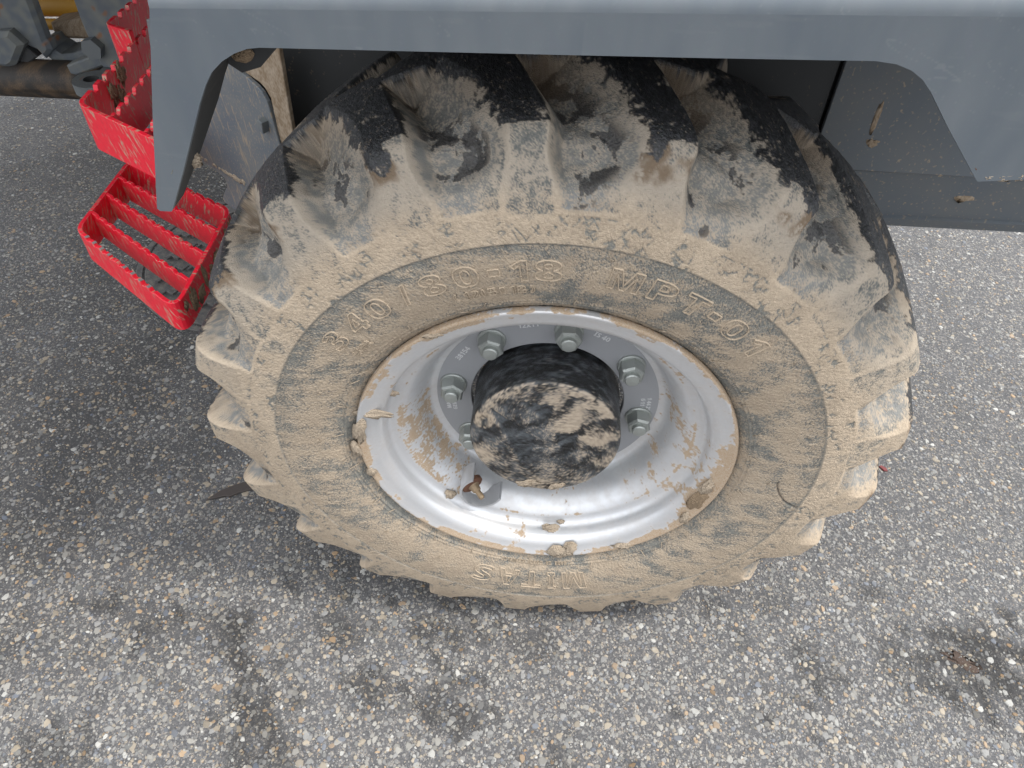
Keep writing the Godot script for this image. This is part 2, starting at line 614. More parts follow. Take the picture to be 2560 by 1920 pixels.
func slant(w: float) -> float:   # how far (rad) the lugs have swept round at w metres in from the shoulder
	return deg_to_rad(32.0 * w + 180.0 * w * w) if w > 0 else 0.0


# 0 on top of the lugs .. 1 on the floor of the pocket between two lugs; also the distance to the pocket's edge
func pocket(th: float, r: float, w: float, s_end: float) -> Vector2:
	var phi := th - slant(w) - deg_to_rad(86.5)
	phi -= roundf(phi / TAU_K) * TAU_K
	var half := lerpf(0.0335, 0.0500, smoothstep(0.392, 0.455, r)) - 0.012 * smoothstep(0.06, 0.15, w)
	var d := phi * r
	var up := half - d                  # distance to the steep side
	var ramp := half + d                # distance to the side where the floor rises to the next lug
	var a := minf(up / lerpf(0.014, 0.022, smoothstep(0.0, 0.04, w)), ramp / lerpf(lerpf(0.060, 0.038, smoothstep(0.405, 0.450, r)), 0.068, smoothstep(-0.006, 0.035, w)))
	var b := s_end / 0.010
	var q := minf(a, b)
	var rr := 0.9
	if a < rr and b < rr:
		q = rr - Vector2(rr - a, rr - b).length()
	return Vector2(0.35 * smoothstep(0.0, 1.0, q) + 0.65 * clampf(q, 0.0, 1.0), minf(minf(up, ramp), s_end))


func tyre() -> ArrayMesh:
	var curve := Curve2D.new()
	for i in PROFILE.size():
		var t: Vector2 = (PROFILE[mini(i + 1, PROFILE.size() - 1)] - PROFILE[maxi(i - 1, 0)])
		var din: float = (PROFILE[i] - PROFILE[maxi(i - 1, 0)]).length()
		var dout: float = (PROFILE[mini(i + 1, PROFILE.size() - 1)] - PROFILE[i]).length()
		t = t.normalized()
		curve.add_point(PROFILE[i], -t * din / 3.0, t * dout / 3.0)
	curve.bake_interval = 0.0007
	var total := curve.get_baked_length()
	var prof := []   # r, z, nr, nz
	var s := 0.0
	var ss := []
	while s < total:
		ss.append(s)
		s += 0.00135 if s < total - 0.10 else 0.0025
	for x in ss:
		var p := curve.sample_baked(x, true)
		var q := curve.sample_baked(minf(x + 0.002, total), true)
		var o := curve.sample_baked(maxf(x - 0.002, 0), true)
		var t := (q - o).normalized()
		prof.append([p.x, p.y, -t.y, t.x, x])
	# the far half, coarser
	for i in range(ss.size() - 1, -1, -1):
		if ss[i] > total - 0.17 and i % 2 == 0 or i % 9 == 0:
			var p: Array = prof[i]
			prof.append([p[0], -0.31 - p[1], p[2], -p[3], p[4]])
	var nt := 2048
	var ns := prof.size()
	var s_end0 := curve.get_closest_offset(Vector2(0.389, side_z(0.389)))
	var s_edge := curve.get_closest_offset(Vector2(0.466, side_z(0.466)))
	var s_groove := curve.get_closest_offset(Vector2(0.356, side_z(0.356)))
	var nb := noise(22.0, 2, 51)
	var nc := noise(75.0, 3, 52)
	var nc1 := noise(60.0, 1, 59)
	var nd := noise(260.0, 2, 53)
	var na := noise(7.0, 2, 54)
	var nr := noise(95.0, 1, 55)
	var nr2 := noise(120.0, 1, 56)
	var ne := noise(560.0, 1, 57)
	var pos := []
	var col := []
	pos.resize(ns)
	col.resize(ns)
	var task := WorkerThreadPool.add_group_task(func(i: int):
		var pr := PackedVector3Array()
		var cr := PackedColorArray()
		pr.resize(nt)
		cr.resize(nt)
		var p: Array = prof[i]
		var r: float = p[0]
		var z: float = p[1]
		var far := z < -0.155
		var zz := -0.31 - z if far else z
		var w := -0.016 - zz
		var se: float = p[4] - s_end0
		# pockets are sunk towards the core of the tyre, so that their walls never cross
		var core := Vector2(r - 0.34, maxf(0.0, zz + 0.12)).normalized()
		if far: core.y = -core.y
		var deepest := lerpf(0.0045, 0.036, smoothstep(0.010, 0.066, se))
		for j in nt:
			var th := TAU * j / nt
			var depth := 0.0
			var pk := Vector2.ZERO
			if se > -0.001:
				var lug := 0.0
				pk = pocket(th + (TAU_K * 0.5 if far else 0.0), r, w, se)
				lug = 1.0 - pk.x
				if w > 0.11:
					lug *= 1.0 - smoothstep(0.152, 0.166, w)
					# lugs of the other half that reach across the middle
					var w2 := 0.278 - w
					var pk2 := pocket(th + (0.0 if far else TAU_K * 0.5), r, w2, 1.0)
					lug = maxf(lug, (1.0 - pk2.x) * (1.0 - smoothstep(0.152, 0.166, w2)))
				depth = deepest * (1.0 - lug)
			var dir := Vector3(cos(th), sin(th), 0)
			var e: Vector3 = dir * (r - core.x * depth) + Vector3(0, 0, z - core.y * depth)
			var v_b := nb.get_noise_3dv(e)
			var wall := smoothstep(0.03, 0.2, pk.x) * (1.0 - smoothstep(0.8, 0.97, pk.x)) * (1.0 - smoothstep(0.010, 0.018, pk.y)) * smoothstep(0.006, 0.018, depth)
			var v_c := lerpf(nc.get_noise_3dv(e), nc1.get_noise_3dv(e) * 0.6, wall)
			var v_d := nd.get_noise_3dv(e) * (1.0 - 0.8 * wall)
			var v_a := na.get_noise_3dv(e)
			var v_e := ne.get_noise_3dv(e) * (1.0 - 0.9 * wall)
			var st := nc.get_noise_3d(e.x * 0.25 + 3.0, e.y * 0.9, e.z)          # drawn out along the ground
			var out := 0.0
			# --- colour
			var mud := (MUD * 1.08).lerp(MUD * 0.74, clampf(0.42 + v_b * 0.55 + v_a * 0.5 + v_d * 0.45 + v_e * 0.45, 0, 1))
			var dusty := Color(0.115, 0.119, 0.116).lerp(Color(0.25, 0.24, 0.21), clampf(0.42 + v_c * 0.5 + v_e * 0.5, 0, 1))
			var black := Color(0.017, 0.0175, 0.0195).lerp(Color(0.075, 0.076, 0.08), clampf(0.18 + v_c * 0.35 + v_d * 0.4 + v_e * 0.6, 0, 1))
			var cov := 0.0
			var c: Color
			if p[4] < s_groove or (far and zz < 0.3 and r < 0.356):
				cov = 0.63 + 0.38 * v_b + 0.30 * st + 0.26 * v_d + 0.32 * v_a + 0.30 * v_e
				cov -= 0.34 * smoothstep(0.326, 0.352, r) * smoothstep(-0.3, 0.5, dir.y + v_a * 0.8) * (0.6 + v_b)
				cov -= 0.16 * (1.0 - smoothstep(0.262, 0.285, r))
				c = dusty.lerp(mud, smoothstep(0.30, 0.72, cov))
				out += -0.0016 + 0.0008 * smoothstep(0.3, 0.8, cov) * (0.5 + v_d) + 0.0004 * v_e
				# a curved cut in the rubber
				if e.x > 0.30 and e.y < 0.0 and e.y > -0.06:
					var cut := absf(Vector2(e.x - 0.3775, e.y - 0.0082).length() - 0.0663) + 0.02 * maxf(0.0, e.x - 0.356)
					out -= 0.0022 * (1.0 - smoothstep(0.0006, 0.0026, cut))
					c = c.lerp(black, 0.75 * (1.0 - smoothstep(0.0004, 0.0014, cut)))
				# the rings moulded near the bead
				out += 0.0014 * (1.0 - smoothstep(0.0010, 0.0018, absf(r - 0.2685))) + 0.0010 * (1.0 - smoothstep(0.0010, 0.0018, absf(r - 0.2735)))
			elif se < 0.0:
				cov = 0.82 + 0.34 * v_b + 0.24 * v_c + 0.26 * v_a + 0.2 * v_e
				# strokes left by grass and stubble in the mud
				var l1 := 1.0 - smoothstep(0.08, 0.32, absf(nr.get_noise_3d(e.x * 0.8 + e.y * 0.6, (e.y * 0.8 - e.x * 0.6) * 0.28, e.z)))
				var l2 := 1.0 - smoothstep(0.08, 0.32, absf(nr2.get_noise_3d((e.x * 0.7 - e.y * 0.7) * 0.9, (e.y * 0.7 + e.x * 0.7) * 0.25, e.z)))
				var line := maxf(l1, l2) * smoothstep(-0.15, 0.25, v_b + v_a * 0.5) * smoothstep(-0.15, 0.25, v_c + 0.1)
				cov -= 0.75 * line
				c = dusty.lerp(mud, smoothstep(0.25, 0.7, cov))
				out += 0.0007 * v_d + 0.0003 * v_e - 0.0008 * line
			else:
				var top := 1.0 - smoothstep(0.004, 0.0075, depth + 0.007 * v_c + 0.006 * v_b + 0.003 * v_d)
				var inner := p[4] - s_edge as float
				if far:
					inner = maxf(inner, 0.02) if w > 0 else inner
				# dry mud on lug shoulders and pocket walls, thin and bluish in the pockets
				var floor_ := smoothstep(0.12, 0.5, pk.x)
				cov = 0.74 + 0.36 * v_b + 0.34 * v_c + 0.24 * v_d + 0.32 * v_e + 0.3 * v_a - floor_ * (0.26 + 0.25 * v_a)
				cov += 0.45 * (1.0 - smoothstep(0.001, 0.005, absf(pk.y - 0.001)))
				cov += floor_ * (0.22 * v_c + 0.2 * v_e + 0.15 * v_d)
				c = dusty.lerp(Color(0.22, 0.23, 0.235), 0.5 * floor_).lerp(mud, smoothstep(0.28, 0.75, cov))
				var upper := smoothstep(0.0, 0.8, dir.y) * smoothstep(0.0, 0.04, se)
				c = c.lerp(dusty.lerp(Color(0.33, 0.295, 0.25), smoothstep(0.25, 0.65, cov - 0.10)), 0.68 * upper)  # greyer mud on the upper lugs, with the mudguard's shade painted in too
				# damp and bare spots deeper in
				var spot := smoothstep(0.36, 0.44, v_b * 0.75 + v_c * 0.45 + v_a * 0.35 + 0.22 * smoothstep(-0.02, 0.06, w) + 0.12 * v_d + 0.16 * smoothstep(0.5, 1.0, cos(th - 1.15)) * smoothstep(0.02, 0.05, se)) * smoothstep(0.25, 0.8, pk.x)
				c = c.lerp(black, spot * 0.9)
				c = c.lerp(MUD_DARK * 0.9, smoothstep(0.03, 0.14, w + 0.05 * v_a) * 0.5 * (1.0 - top))
				c = c.lerp(Color(0.29, 0.285, 0.272).lerp(mud, 0.35 + 0.5 * v_c), 0.2 * floor_ * (1.0 - spot) * (1.0 - smoothstep(-0.01, 0.06, w)))
				# the worn running faces: clean black rubber with a ragged border
				var bare := smoothstep(0.25, 0.95, sin(th - 0.12)) 
				var b := inner + 0.012 * v_c + 0.024 * v_b + 0.026 * v_a - 0.006 + 0.012 * bare
				b -= 0.012 * smoothstep(0.2, -0.6, dir.y)
				var damp := smoothstep(-0.022, -0.004, b) * smoothstep(0.05, 0.2, v_a + 0.3 * v_b)
				c = c.lerp(Color(0.13, 0.085, 0.05), damp * 0.8 * top)
				c = c.lerp(black, smoothstep(-0.0015, 0.0015, b) * top)
				if v_e > 0.70 and top > 0.5: c = c.lerp(mud, 0.35)
				out += 0.0006 * v_d + 0.0003 * v_e + 0.0009 * v_c * (1.0 - top)
			if absf(p[4] - s_groove) < 0.0016: c = c.lerp(dusty, 0.5)
			var q := e + Vector3(dir.x * p[2], dir.y * p[2], p[3]) * out
			q.y = maxf(q.y, 0.0012 - HUB.y)
			pr[j] = q
			cr[j] = c
		pos[i] = pr
		col[i] = cr
	, ns)
	WorkerThreadPool.wait_for_group_task_completion(task)
	var nrm := []
	nrm.resize(ns)
	var task2 := WorkerThreadPool.add_group_task(func(i: int):
		var n := PackedVector3Array()
		n.resize(nt)
		var lo: PackedVector3Array = pos[maxi(i - 1, 0)]
		var hi: PackedVector3Array = pos[mini(i + 1, ns - 1)]
		var me: PackedVector3Array = pos[i]
		for j in nt:
			n[j] = (me[(j + 1) % nt] - me[(j + nt - 1) % nt]).cross(hi[j] - lo[j]).normalized() * -1.0
		nrm[i] = n
	, ns)
	WorkerThreadPool.wait_for_group_task_completion(task2)
	var P := PackedVector3Array()
	var N := PackedVector3Array()
	var C := PackedColorArray()
	for i in ns:
		P.append_array(pos[i])
		N.append_array(nrm[i])
		C.append_array(col[i])
	var I := PackedInt32Array()
	I.resize((ns - 1) * nt * 6)
	var at := 0
	for i in ns - 1:
		var r0 := i * nt
		var r1 := r0 + nt
		for j in nt:
			var k := j + 1 if j + 1 < nt else 0
			I[at] = r0 + j
			I[at + 1] = r0 + k
			I[at + 2] = r1 + k
			I[at + 3] = r0 + j
			I[at + 4] = r1 + k
			I[at + 5] = r1 + j
			at += 6
	var arr := []
	arr.resize(Mesh.ARRAY_MAX)
	arr[Mesh.ARRAY_VERTEX] = P
	arr[Mesh.ARRAY_NORMAL] = N
	arr[Mesh.ARRAY_COLOR] = C
	arr[Mesh.ARRAY_INDEX] = I
	var am := ArrayMesh.new()
	var matt := PackedInt32Array()
	var remap := {}
	var bi := PackedInt32Array()
	var bp := PackedVector3Array()
	var bn := PackedVector3Array()
	var bc := PackedColorArray()
	for t in range(0, I.size(), 3):
		if C[I[t]].g + C[I[t + 1]].g + C[I[t + 2]].g < 0.23:
			for k in 3:
				var v := I[t + k]
				if not remap.has(v):
					remap[v] = bp.size()
					bp.append(P[v])
					bn.append(N[v])
					bc.append(C[v])
				bi.append(remap[v])
		else:
			matt.append(I[t])
			matt.append(I[t + 1])
			matt.append(I[t + 2])
	arr[Mesh.ARRAY_INDEX] = matt
	am.add_surface_from_arrays(Mesh.PRIMITIVE_TRIANGLES, arr)
	am.surface_set_material(0, M.tyre)
	arr[Mesh.ARRAY_VERTEX] = bp
	arr[Mesh.ARRAY_NORMAL] = bn
	arr[Mesh.ARRAY_COLOR] = bc
	arr[Mesh.ARRAY_INDEX] = bi
	am.add_surface_from_arrays(Mesh.PRIMITIVE_TRIANGLES, arr)
	am.surface_set_material(1, M.rubber)
	return am


var font_cache := {}

func glyph_edges(ch: String, bold: bool) -> Array:   # [outline edges as pairs of Vector2, width], capital height about 1
	var key := ch + str(bold)
	if font_cache.has(key):
		return font_cache[key]
	var f := SystemFont.new()
	f.font_names = PackedStringArray(["Droid Sans"])
	f.font_weight = 700 if bold else 400
	var tm := TextMesh.new()
	tm.text = ch
	tm.font = f
	tm.font_size = 64
	tm.pixel_size = 0.0214
	tm.depth = 0.0
	tm.curve_step = 3.0
	var arr := tm.get_mesh_arrays()
	var vs: PackedVector3Array = arr[Mesh.ARRAY_VERTEX]
	var idx: PackedInt32Array = arr[Mesh.ARRAY_INDEX] if arr[Mesh.ARRAY_INDEX] != null else PackedInt32Array()
	if idx.is_empty():
		idx = PackedInt32Array(range(vs.size()))
	var count := {}
	for i in range(0, idx.size(), 3):
		for e in [[0, 1], [1, 2], [2, 0]]:
			var a := Vector2(snappedf(vs[idx[i + e[0]]].x, 0.0005), snappedf(vs[idx[i + e[0]]].y, 0.0005))
			var b := Vector2(snappedf(vs[idx[i + e[1]]].x, 0.0005), snappedf(vs[idx[i + e[1]]].y, 0.0005))
			var k := [a, b] if a < b else [b, a]
			count[k] = count.get(k, 0) + 1
	var edges := []
	var lo := Vector2(1e9, 1e9)
	var hi := -lo
	for k in count:
		if count[k] == 1:
			edges.append(k)
			for v in k:
				lo = lo.min(v)
				hi = hi.max(v)
	var faces := []
	for i in range(0, idx.size(), 3):
		faces.append([Vector2(vs[idx[i]].x, vs[idx[i]].y), Vector2(vs[idx[i + 1]].x, vs[idx[i + 1]].y), Vector2(vs[idx[i + 2]].x, vs[idx[i + 2]].y)])
	font_cache[key] = [edges, lo, hi, faces]
	return font_cache[key]


# One character as a raised outline on the sidewall: its middle at angle deg, from radius r0 to r1, width wide.
func letter_on_tyre(st: SurfaceTool, ch: String, deg: float, r0: float, r1: float, wide: float, bold := true, rib := 0.0008) -> void:
	var g := glyph_edges(ch, bold)
	var lo: Vector2 = g[1]
	var size: Vector2 = g[2] - g[1]
	if ch == "-":
		var mid := (r0 + r1) / 2
		r0 = mid - 0.0045
		r1 = mid + 0.0045
	var put_at := func(v: Vector2) -> Array:
		var u := (v.x - lo.x) / size.x - 0.5
		var t := (v.y - lo.y) / size.y
		var r := lerpf(r0, r1, t)
		var a := deg_to_rad(deg) - u * wide / ((r0 + r1) / 2)
		return [r, a]
	for e in g[0]:
		var n := maxi(1, int(ceil(e[0].distance_to(e[1]) / 0.18)))
		for k in n:
			var p: Array = put_at.call(e[0].lerp(e[1], float(k) / n))
			var q: Array = put_at.call(e[0].lerp(e[1], float(k + 1) / n))
			var a := Vector3(p[0] * cos(p[1]), p[0] * sin(p[1]), side_z(p[0]) - 0.0012)
			var b := Vector3(q[0] * cos(q[1]), q[0] * sin(q[1]), side_z(q[0]) - 0.0012)
			var d := (b - a).normalized()
			var s := Vector3(-d.y, d.x, 0) * rib
			var up := Vector3(0, 0, 0.0017)
			a -= d * rib * 0.5
			b += d * rib * 0.5
			st.set_color(MUD * 0.98)
			quad(st, a - s, b - s, b - s * 0.4 + up, a - s * 0.4 + up)
			quad(st, a - s * 0.4 + up, b - s * 0.4 + up, b + s * 0.4 + up, a + s * 0.4 + up)
			quad(st, a + s * 0.4 + up, b + s * 0.4 + up, b + s, a + s)


func flat_text(txt: String, high: float, deep: float) -> TextMesh:
	var f := SystemFont.new()
	f.font_names = PackedStringArray(["Droid Sans"])
	f.font_weight = 700
	var tm := TextMesh.new()
	tm.text = txt
	tm.font = f
	tm.font_size = 48
	tm.pixel_size = high / 34.0
	tm.depth = deep
	return tm


# A lump: a ball squashed and roughened, sitting on z = 0.
func lump(r: Vector3, sd: int, rough := 0.45) -> ArrayMesh:
	var st := start(true)
	var n := noise(1.7, 3, sd)
	var at := func(i: int, k: int) -> Vector3:
		var a := TAU * (k % 14) / 14.0
		var b := PI * 0.5 * i / 6.0
		var d := Vector3(cos(a) * cos(b), sin(a) * cos(b), sin(b))
		return d * r * (1.0 + rough * 1.6 * n.get_noise_3d(d.x * 1.4 + sd, d.y * 1.4, d.z * 1.4)) - Vector3(0, 0, 0.0008)
	for i in 6:
		for k in 14:
			quad(st, at.call(i, k), at.call(i, k + 1), at.call(i + 1, k + 1), at.call(i + 1, k))
	return done(st)


const RIM := [Vector2(0.1600, -0.1058), Vector2(0.1690, -0.1030), Vector2(0.1748, -0.0960), Vector2(0.1780, -0.0860), Vector2(0.1810, -0.0760), Vector2(0.1850, -0.0670), Vector2(0.1905, -0.0580), Vector2(0.1965, -0.0500), Vector2(0.2040, -0.0440),
	Vector2(0.2110, -0.0410), Vector2(0.2160, -0.0375), Vector2(0.2190, -0.0320), Vector2(0.2205, -0.0240), Vector2(0.2225, -0.0170), Vector2(0.2260, -0.0120), Vector2(0.2320, -0.0080), Vector2(0.2400, -0.0050), Vector2(0.2470, -0.0022), Vector2(0.2515, -0.0003),
	Vector2(0.2540, -0.0005), Vector2(0.2552, -0.0030), Vector2(0.2550, -0.0100), Vector2(0.2470, -0.0180)]

func rim_mesh() -> ArrayMesh:
	var c := Curve2D.new()
	for i in RIM.size():
		var t: Vector2 = (RIM[mini(i + 1, RIM.size() - 1)] - RIM[maxi(i - 1, 0)]) / 6.0
		c.add_point(RIM[i], -t, t)
	c.bake_interval = 0.0015
	return lathe(Array(c.get_baked_points()), 160)


func rim_material() -> StandardMaterial3D:
	var n1 := noise(9.0, 3, 61)
	var n2 := noise(40.0, 3, 62)
	var n3 := noise(160.0, 2, 63)
	var w := 1536
	var h := 192
	var mask := func(x: int, y: int) -> float:
		var th := TAU * x / w
		var v := float(y) / h                       # 0 at the disc .. 1 behind the flange
		var p := Vector3(cos(th) * 0.22, sin(th) * 0.22, v * 0.15)
		var a := n1.get_noise_3dv(p)
		var b := n2.get_noise_3dv(p)
		var c := n3.get_noise_3dv(p)
		var deg := rad_to_deg(th)
		var m := 0.24 + 0.36 * a + 0.30 * b + 0.14 * c
		# the left side of the well is caked, the flange lip is edged with mud, the lower right carries some too
		var left := exp(-pow((deg - 200.0) / 27.0, 2.0))
		m += left * (smoothstep(0.04, 0.10, v) - smoothstep(0.46, 0.52, v + 0.04 * b)) * (0.42 + 0.5 * c + 0.5 * b)
		var right := exp(-pow((fmod(deg + 180.0, 360.0) - 180.0 + 12.0) / 26.0, 2.0))
		m += right * (0.22 + 0.35 * smoothstep(0.70, 0.78, v))
		m += (smoothstep(0.795, 0.82, v) - smoothstep(0.86, 0.9, v)) * (0.20 + 0.5 * a)
		m += (1.0 - smoothstep(0.0, 0.02, absf(v - 0.46))) * 0.16
		m += smoothstep(0.85, 0.88, v) * 0.4
		return smoothstep(0.50, 0.62, m) * 0.95 + 0.16 * smoothstep(0.1, 0.5, m)
	var m := mat(Color.WHITE, 1.0, 1.0)
	m.albedo_texture = paint(w, h, func(x: int, y: int) -> Color:
		var k: float = mask.call(x, y)
		var c := n2.get_noise_2d(x * 0.03, y * 0.03)
		return Color(0.64, 0.645, 0.66).lerp((MUD * 0.95).lerp(Color(0.30, 0.19, 0.11), clampf(0.3 + c + 0.8 * n3.get_noise_2d(x * 0.004, y * 0.004), 0, 1)), clampf(k, 0, 1)))
	var orm := paint(w, h, func(x: int, y: int) -> Color:
		var k: float = clampf(mask.call(x, y), 0, 1)
		return Color(1.0, lerpf(0.40, 0.92, k), lerpf(0.60, 0.0, k)).srgb_to_linear())
	m.roughness_texture = orm
	m.roughness_texture_channel = BaseMaterial3D.TEXTURE_CHANNEL_GREEN
	m.metallic_texture = orm
	m.metallic_texture_channel = BaseMaterial3D.TEXTURE_CHANNEL_BLUE
	return m


func ring_plate(r0: float, r1: float, z: float, seg := 96) -> ArrayMesh:
	return lathe([Vector2(r0, z - 0.012), Vector2(r0, z - 0.001), Vector2(r0 + 0.001, z), Vector2(r1, z)], seg, false)


# The black hub cap: a drum whose scraped front face is built as a dense sheet with its own relief and colour.
func hub_cap() -> ArrayMesh:
	var R := 0.1045
	var st := start(true)
	var n1 := noise(18.0, 2, 71)
	var n2 := noise(42.0, 4, 72)
	var n3 := noise(220.0, 2, 73)
	var black := Color(0.013, 0.0135, 0.015)
	var ns := 180
	var rows := []
	# side wall from the disc to the front, then the face to the middle
	var prof := []
	for i in 40: prof.append(Vector2(R, lerpf(-0.118, -0.026, i / 39.0)))
	for i in range(1, 7):
		var a := PI * 0.5 * i / 6.0
		prof.append(Vector2(R - 0.007 * (1.0 - cos(a)), -0.026 + 0.007 * sin(a)))
	for i in range(1, 61): prof.append(Vector2(lerpf(R - 0.007, 0.0, i / 60.0), -0.019 + 0.006 * sin(PI * 0.5 * i / 60.0)))
	for i in prof.size():
		var row := []
		for k in ns:
			var th := TAU * k / ns
			var p := Vector3(prof[i].x * cos(th), prof[i].x * sin(th), prof[i].y)
			p.z -= 0.019 * clampf(p.y / R * 0.5 + 0.5, 0.0, 1.0) * smoothstep(-0.10, -0.026, prof[i].y)
			var b := n1.get_noise_3dv(p)
			var c := n2.get_noise_3d((p.x + p.y * 0.25 + b * 0.012) * 0.5, (p.y - p.x * 0.25 + b * 0.02) * 0.9, p.z * 1.6)
			var d := n3.get_noise_3d(p.x * 0.6, p.y * 1.2, p.z * 1.2)
			var m := 0.0
			var h := 0.0
			if i < 42:
				m = 0.08 + 0.2 * c + 0.40 * d + 0.2 * b
				if p.x > 0.03 and p.y > 0.0: m += 0.25 * smoothstep(-0.075, -0.04, p.z + 0.02 * c) * smoothstep(0.03, 0.085, p.x)
				m -= 0.10 * smoothstep(-0.04, -0.09, p.z)
			else:
				var f := Vector2(p.x, p.y)
				var sc := 0.0
				for g in [[0.5, 0.87, 90.0], [0.95, -0.3, 130.0], [0.75, 0.65, 170.0]]:
					sc = maxf(sc, 1.0 - smoothstep(0.0, 0.09, absf(n1.get_noise_3d((p.x * g[0] + p.y * g[1]) * g[2] / 18.0, (p.y * g[0] - p.x * g[1]) * g[2] / 110.0, g[2]))))
				m = 0.20 + 0.44 * c + 0.24 * d + 0.30 * b + 0.30 * sc
				m += 0.34 * smoothstep(0.088, 0.094, f.length()) * smoothstep(-0.3, 0.6, sin(th) + b) * (0.6 + d)
				m += 0.42 * smoothstep(0.075, 0.03, f.distance_to(Vector2(0.055, 0.055))) * (0.7 + c)
				m += 0.30 * smoothstep(0.05, 0.02, f.distance_to(Vector2(0.075, -0.005))) * (0.6 + c)
				m += 0.40 * smoothstep(0.030, 0.012, f.distance_to(Vector2(0.0, -0.092)) + 0.02 * c)
				m += 0.28 * smoothstep(0.035, 0.01, f.distance_to(Vector2(-0.085, -0.035)) + 0.015 * c)
				# three sunken fields between the spokes of the moulding, a ring and a plugged hole
				for t in [[Vector2(-0.075, 0.055), Vector2(-0.012, 0.010), Vector2(-0.028, -0.045)], [Vector2(-0.040, 0.070), Vector2(0.012, 0.068), Vector2(0.0, 0.040)], [Vector2(0.012, 0.022), Vector2(0.045, 0.018), Vector2(0.030, -0.030)]]:
					if Geometry2D.is_point_in_polygon(f + Vector2(b, c) * 0.006, PackedVector2Array(t)):
						h -= 0.003
						m -= 0.45
				var hole := f.distance_to(Vector2(-0.085, 0.030))
				if hole < 0.006: h -= 0.004
				m += 0.35 * (1.0 - smoothstep(0.003, 0.006, absf(hole - 0.010)))
				h -= 0.0012 * (1.0 - smoothstep(0.0, 0.0016, absf(p.y + 0.008 + 0.1 * p.x * p.x / 0.1)))
			var k2 := smoothstep(0.24, 0.86, m) * 0.88
			h += 0.0009 * k2 * (0.6 + d)
			var nn := Vector3(cos(th), sin(th), 0) if i < 42 else Vector3(0, 0, 1)
			row.append([p + nn * h, black.lerp(Color(0.10, 0.11, 0.12), clampf(0.15 + c + d * 0.5 + (0.25 if i >= 42 else 0.0), 0, 1)).lerp(MUD * (0.9 + 0.25 * d), k2)])
		rows.append(row)
	for i in rows.size() - 1:
		for k in ns:
			var l := (k + 1) % ns
			for q in [rows[i][k], rows[i][l], rows[i + 1][l], rows[i][k], rows[i + 1][l], rows[i + 1][k]]:
				st.set_color(q[1])
				st.add_vertex(q[0])
	return done(st)


func nut_mesh() -> ArrayMesh:
	var st := SurfaceTool.new()
	st.begin(Mesh.PRIMITIVE_TRIANGLES)
	st.append_from(lathe([Vector2(0.0196, 0.0), Vector2(0.0196, 0.003), Vector2(0.0185, 0.0042), Vector2(0.0, 0.0042)], 28, false), 0, Transform3D())
	var hex := start()
	var at := func(k: int, r: float, z: float) -> Vector3: return Vector3(r * cos(TAU * k / 6.0), r * sin(TAU * k / 6.0), z)
	for k in 6:
		quad(hex, at.call(k, 0.0178, 0.004), at.call(k + 1, 0.0178, 0.004), at.call(k + 1, 0.0178, 0.0215), at.call(k, 0.0178, 0.0215))
		quad(hex, at.call(k, 0.0178, 0.0215), at.call(k + 1, 0.0178, 0.0215), at.call(k + 1, 0.0152, 0.0245), at.call(k, 0.0152, 0.0245))
		for v in [at.call(k, 0.0152, 0.0245), at.call(k + 1, 0.0152, 0.0245), Vector3(0, 0, 0.0245)]:
			hex.set_uv(Vector2.ZERO)
			hex.add_vertex(v)
	st.append_from(done(hex), 0, Transform3D())
	st.append_from(lathe([Vector2(0.0105, 0.024), Vector2(0.0105, 0.0300), Vector2(0.0090, 0.0315), Vector2(0.0, 0.0322)], 20, false), 0, Transform3D())
	return st.commit()


func polar(r: float, deg: float, z: float) -> Vector3:
	return Vector3(r * cos(deg_to_rad(deg)), r * sin(deg_to_rad(deg)), z)


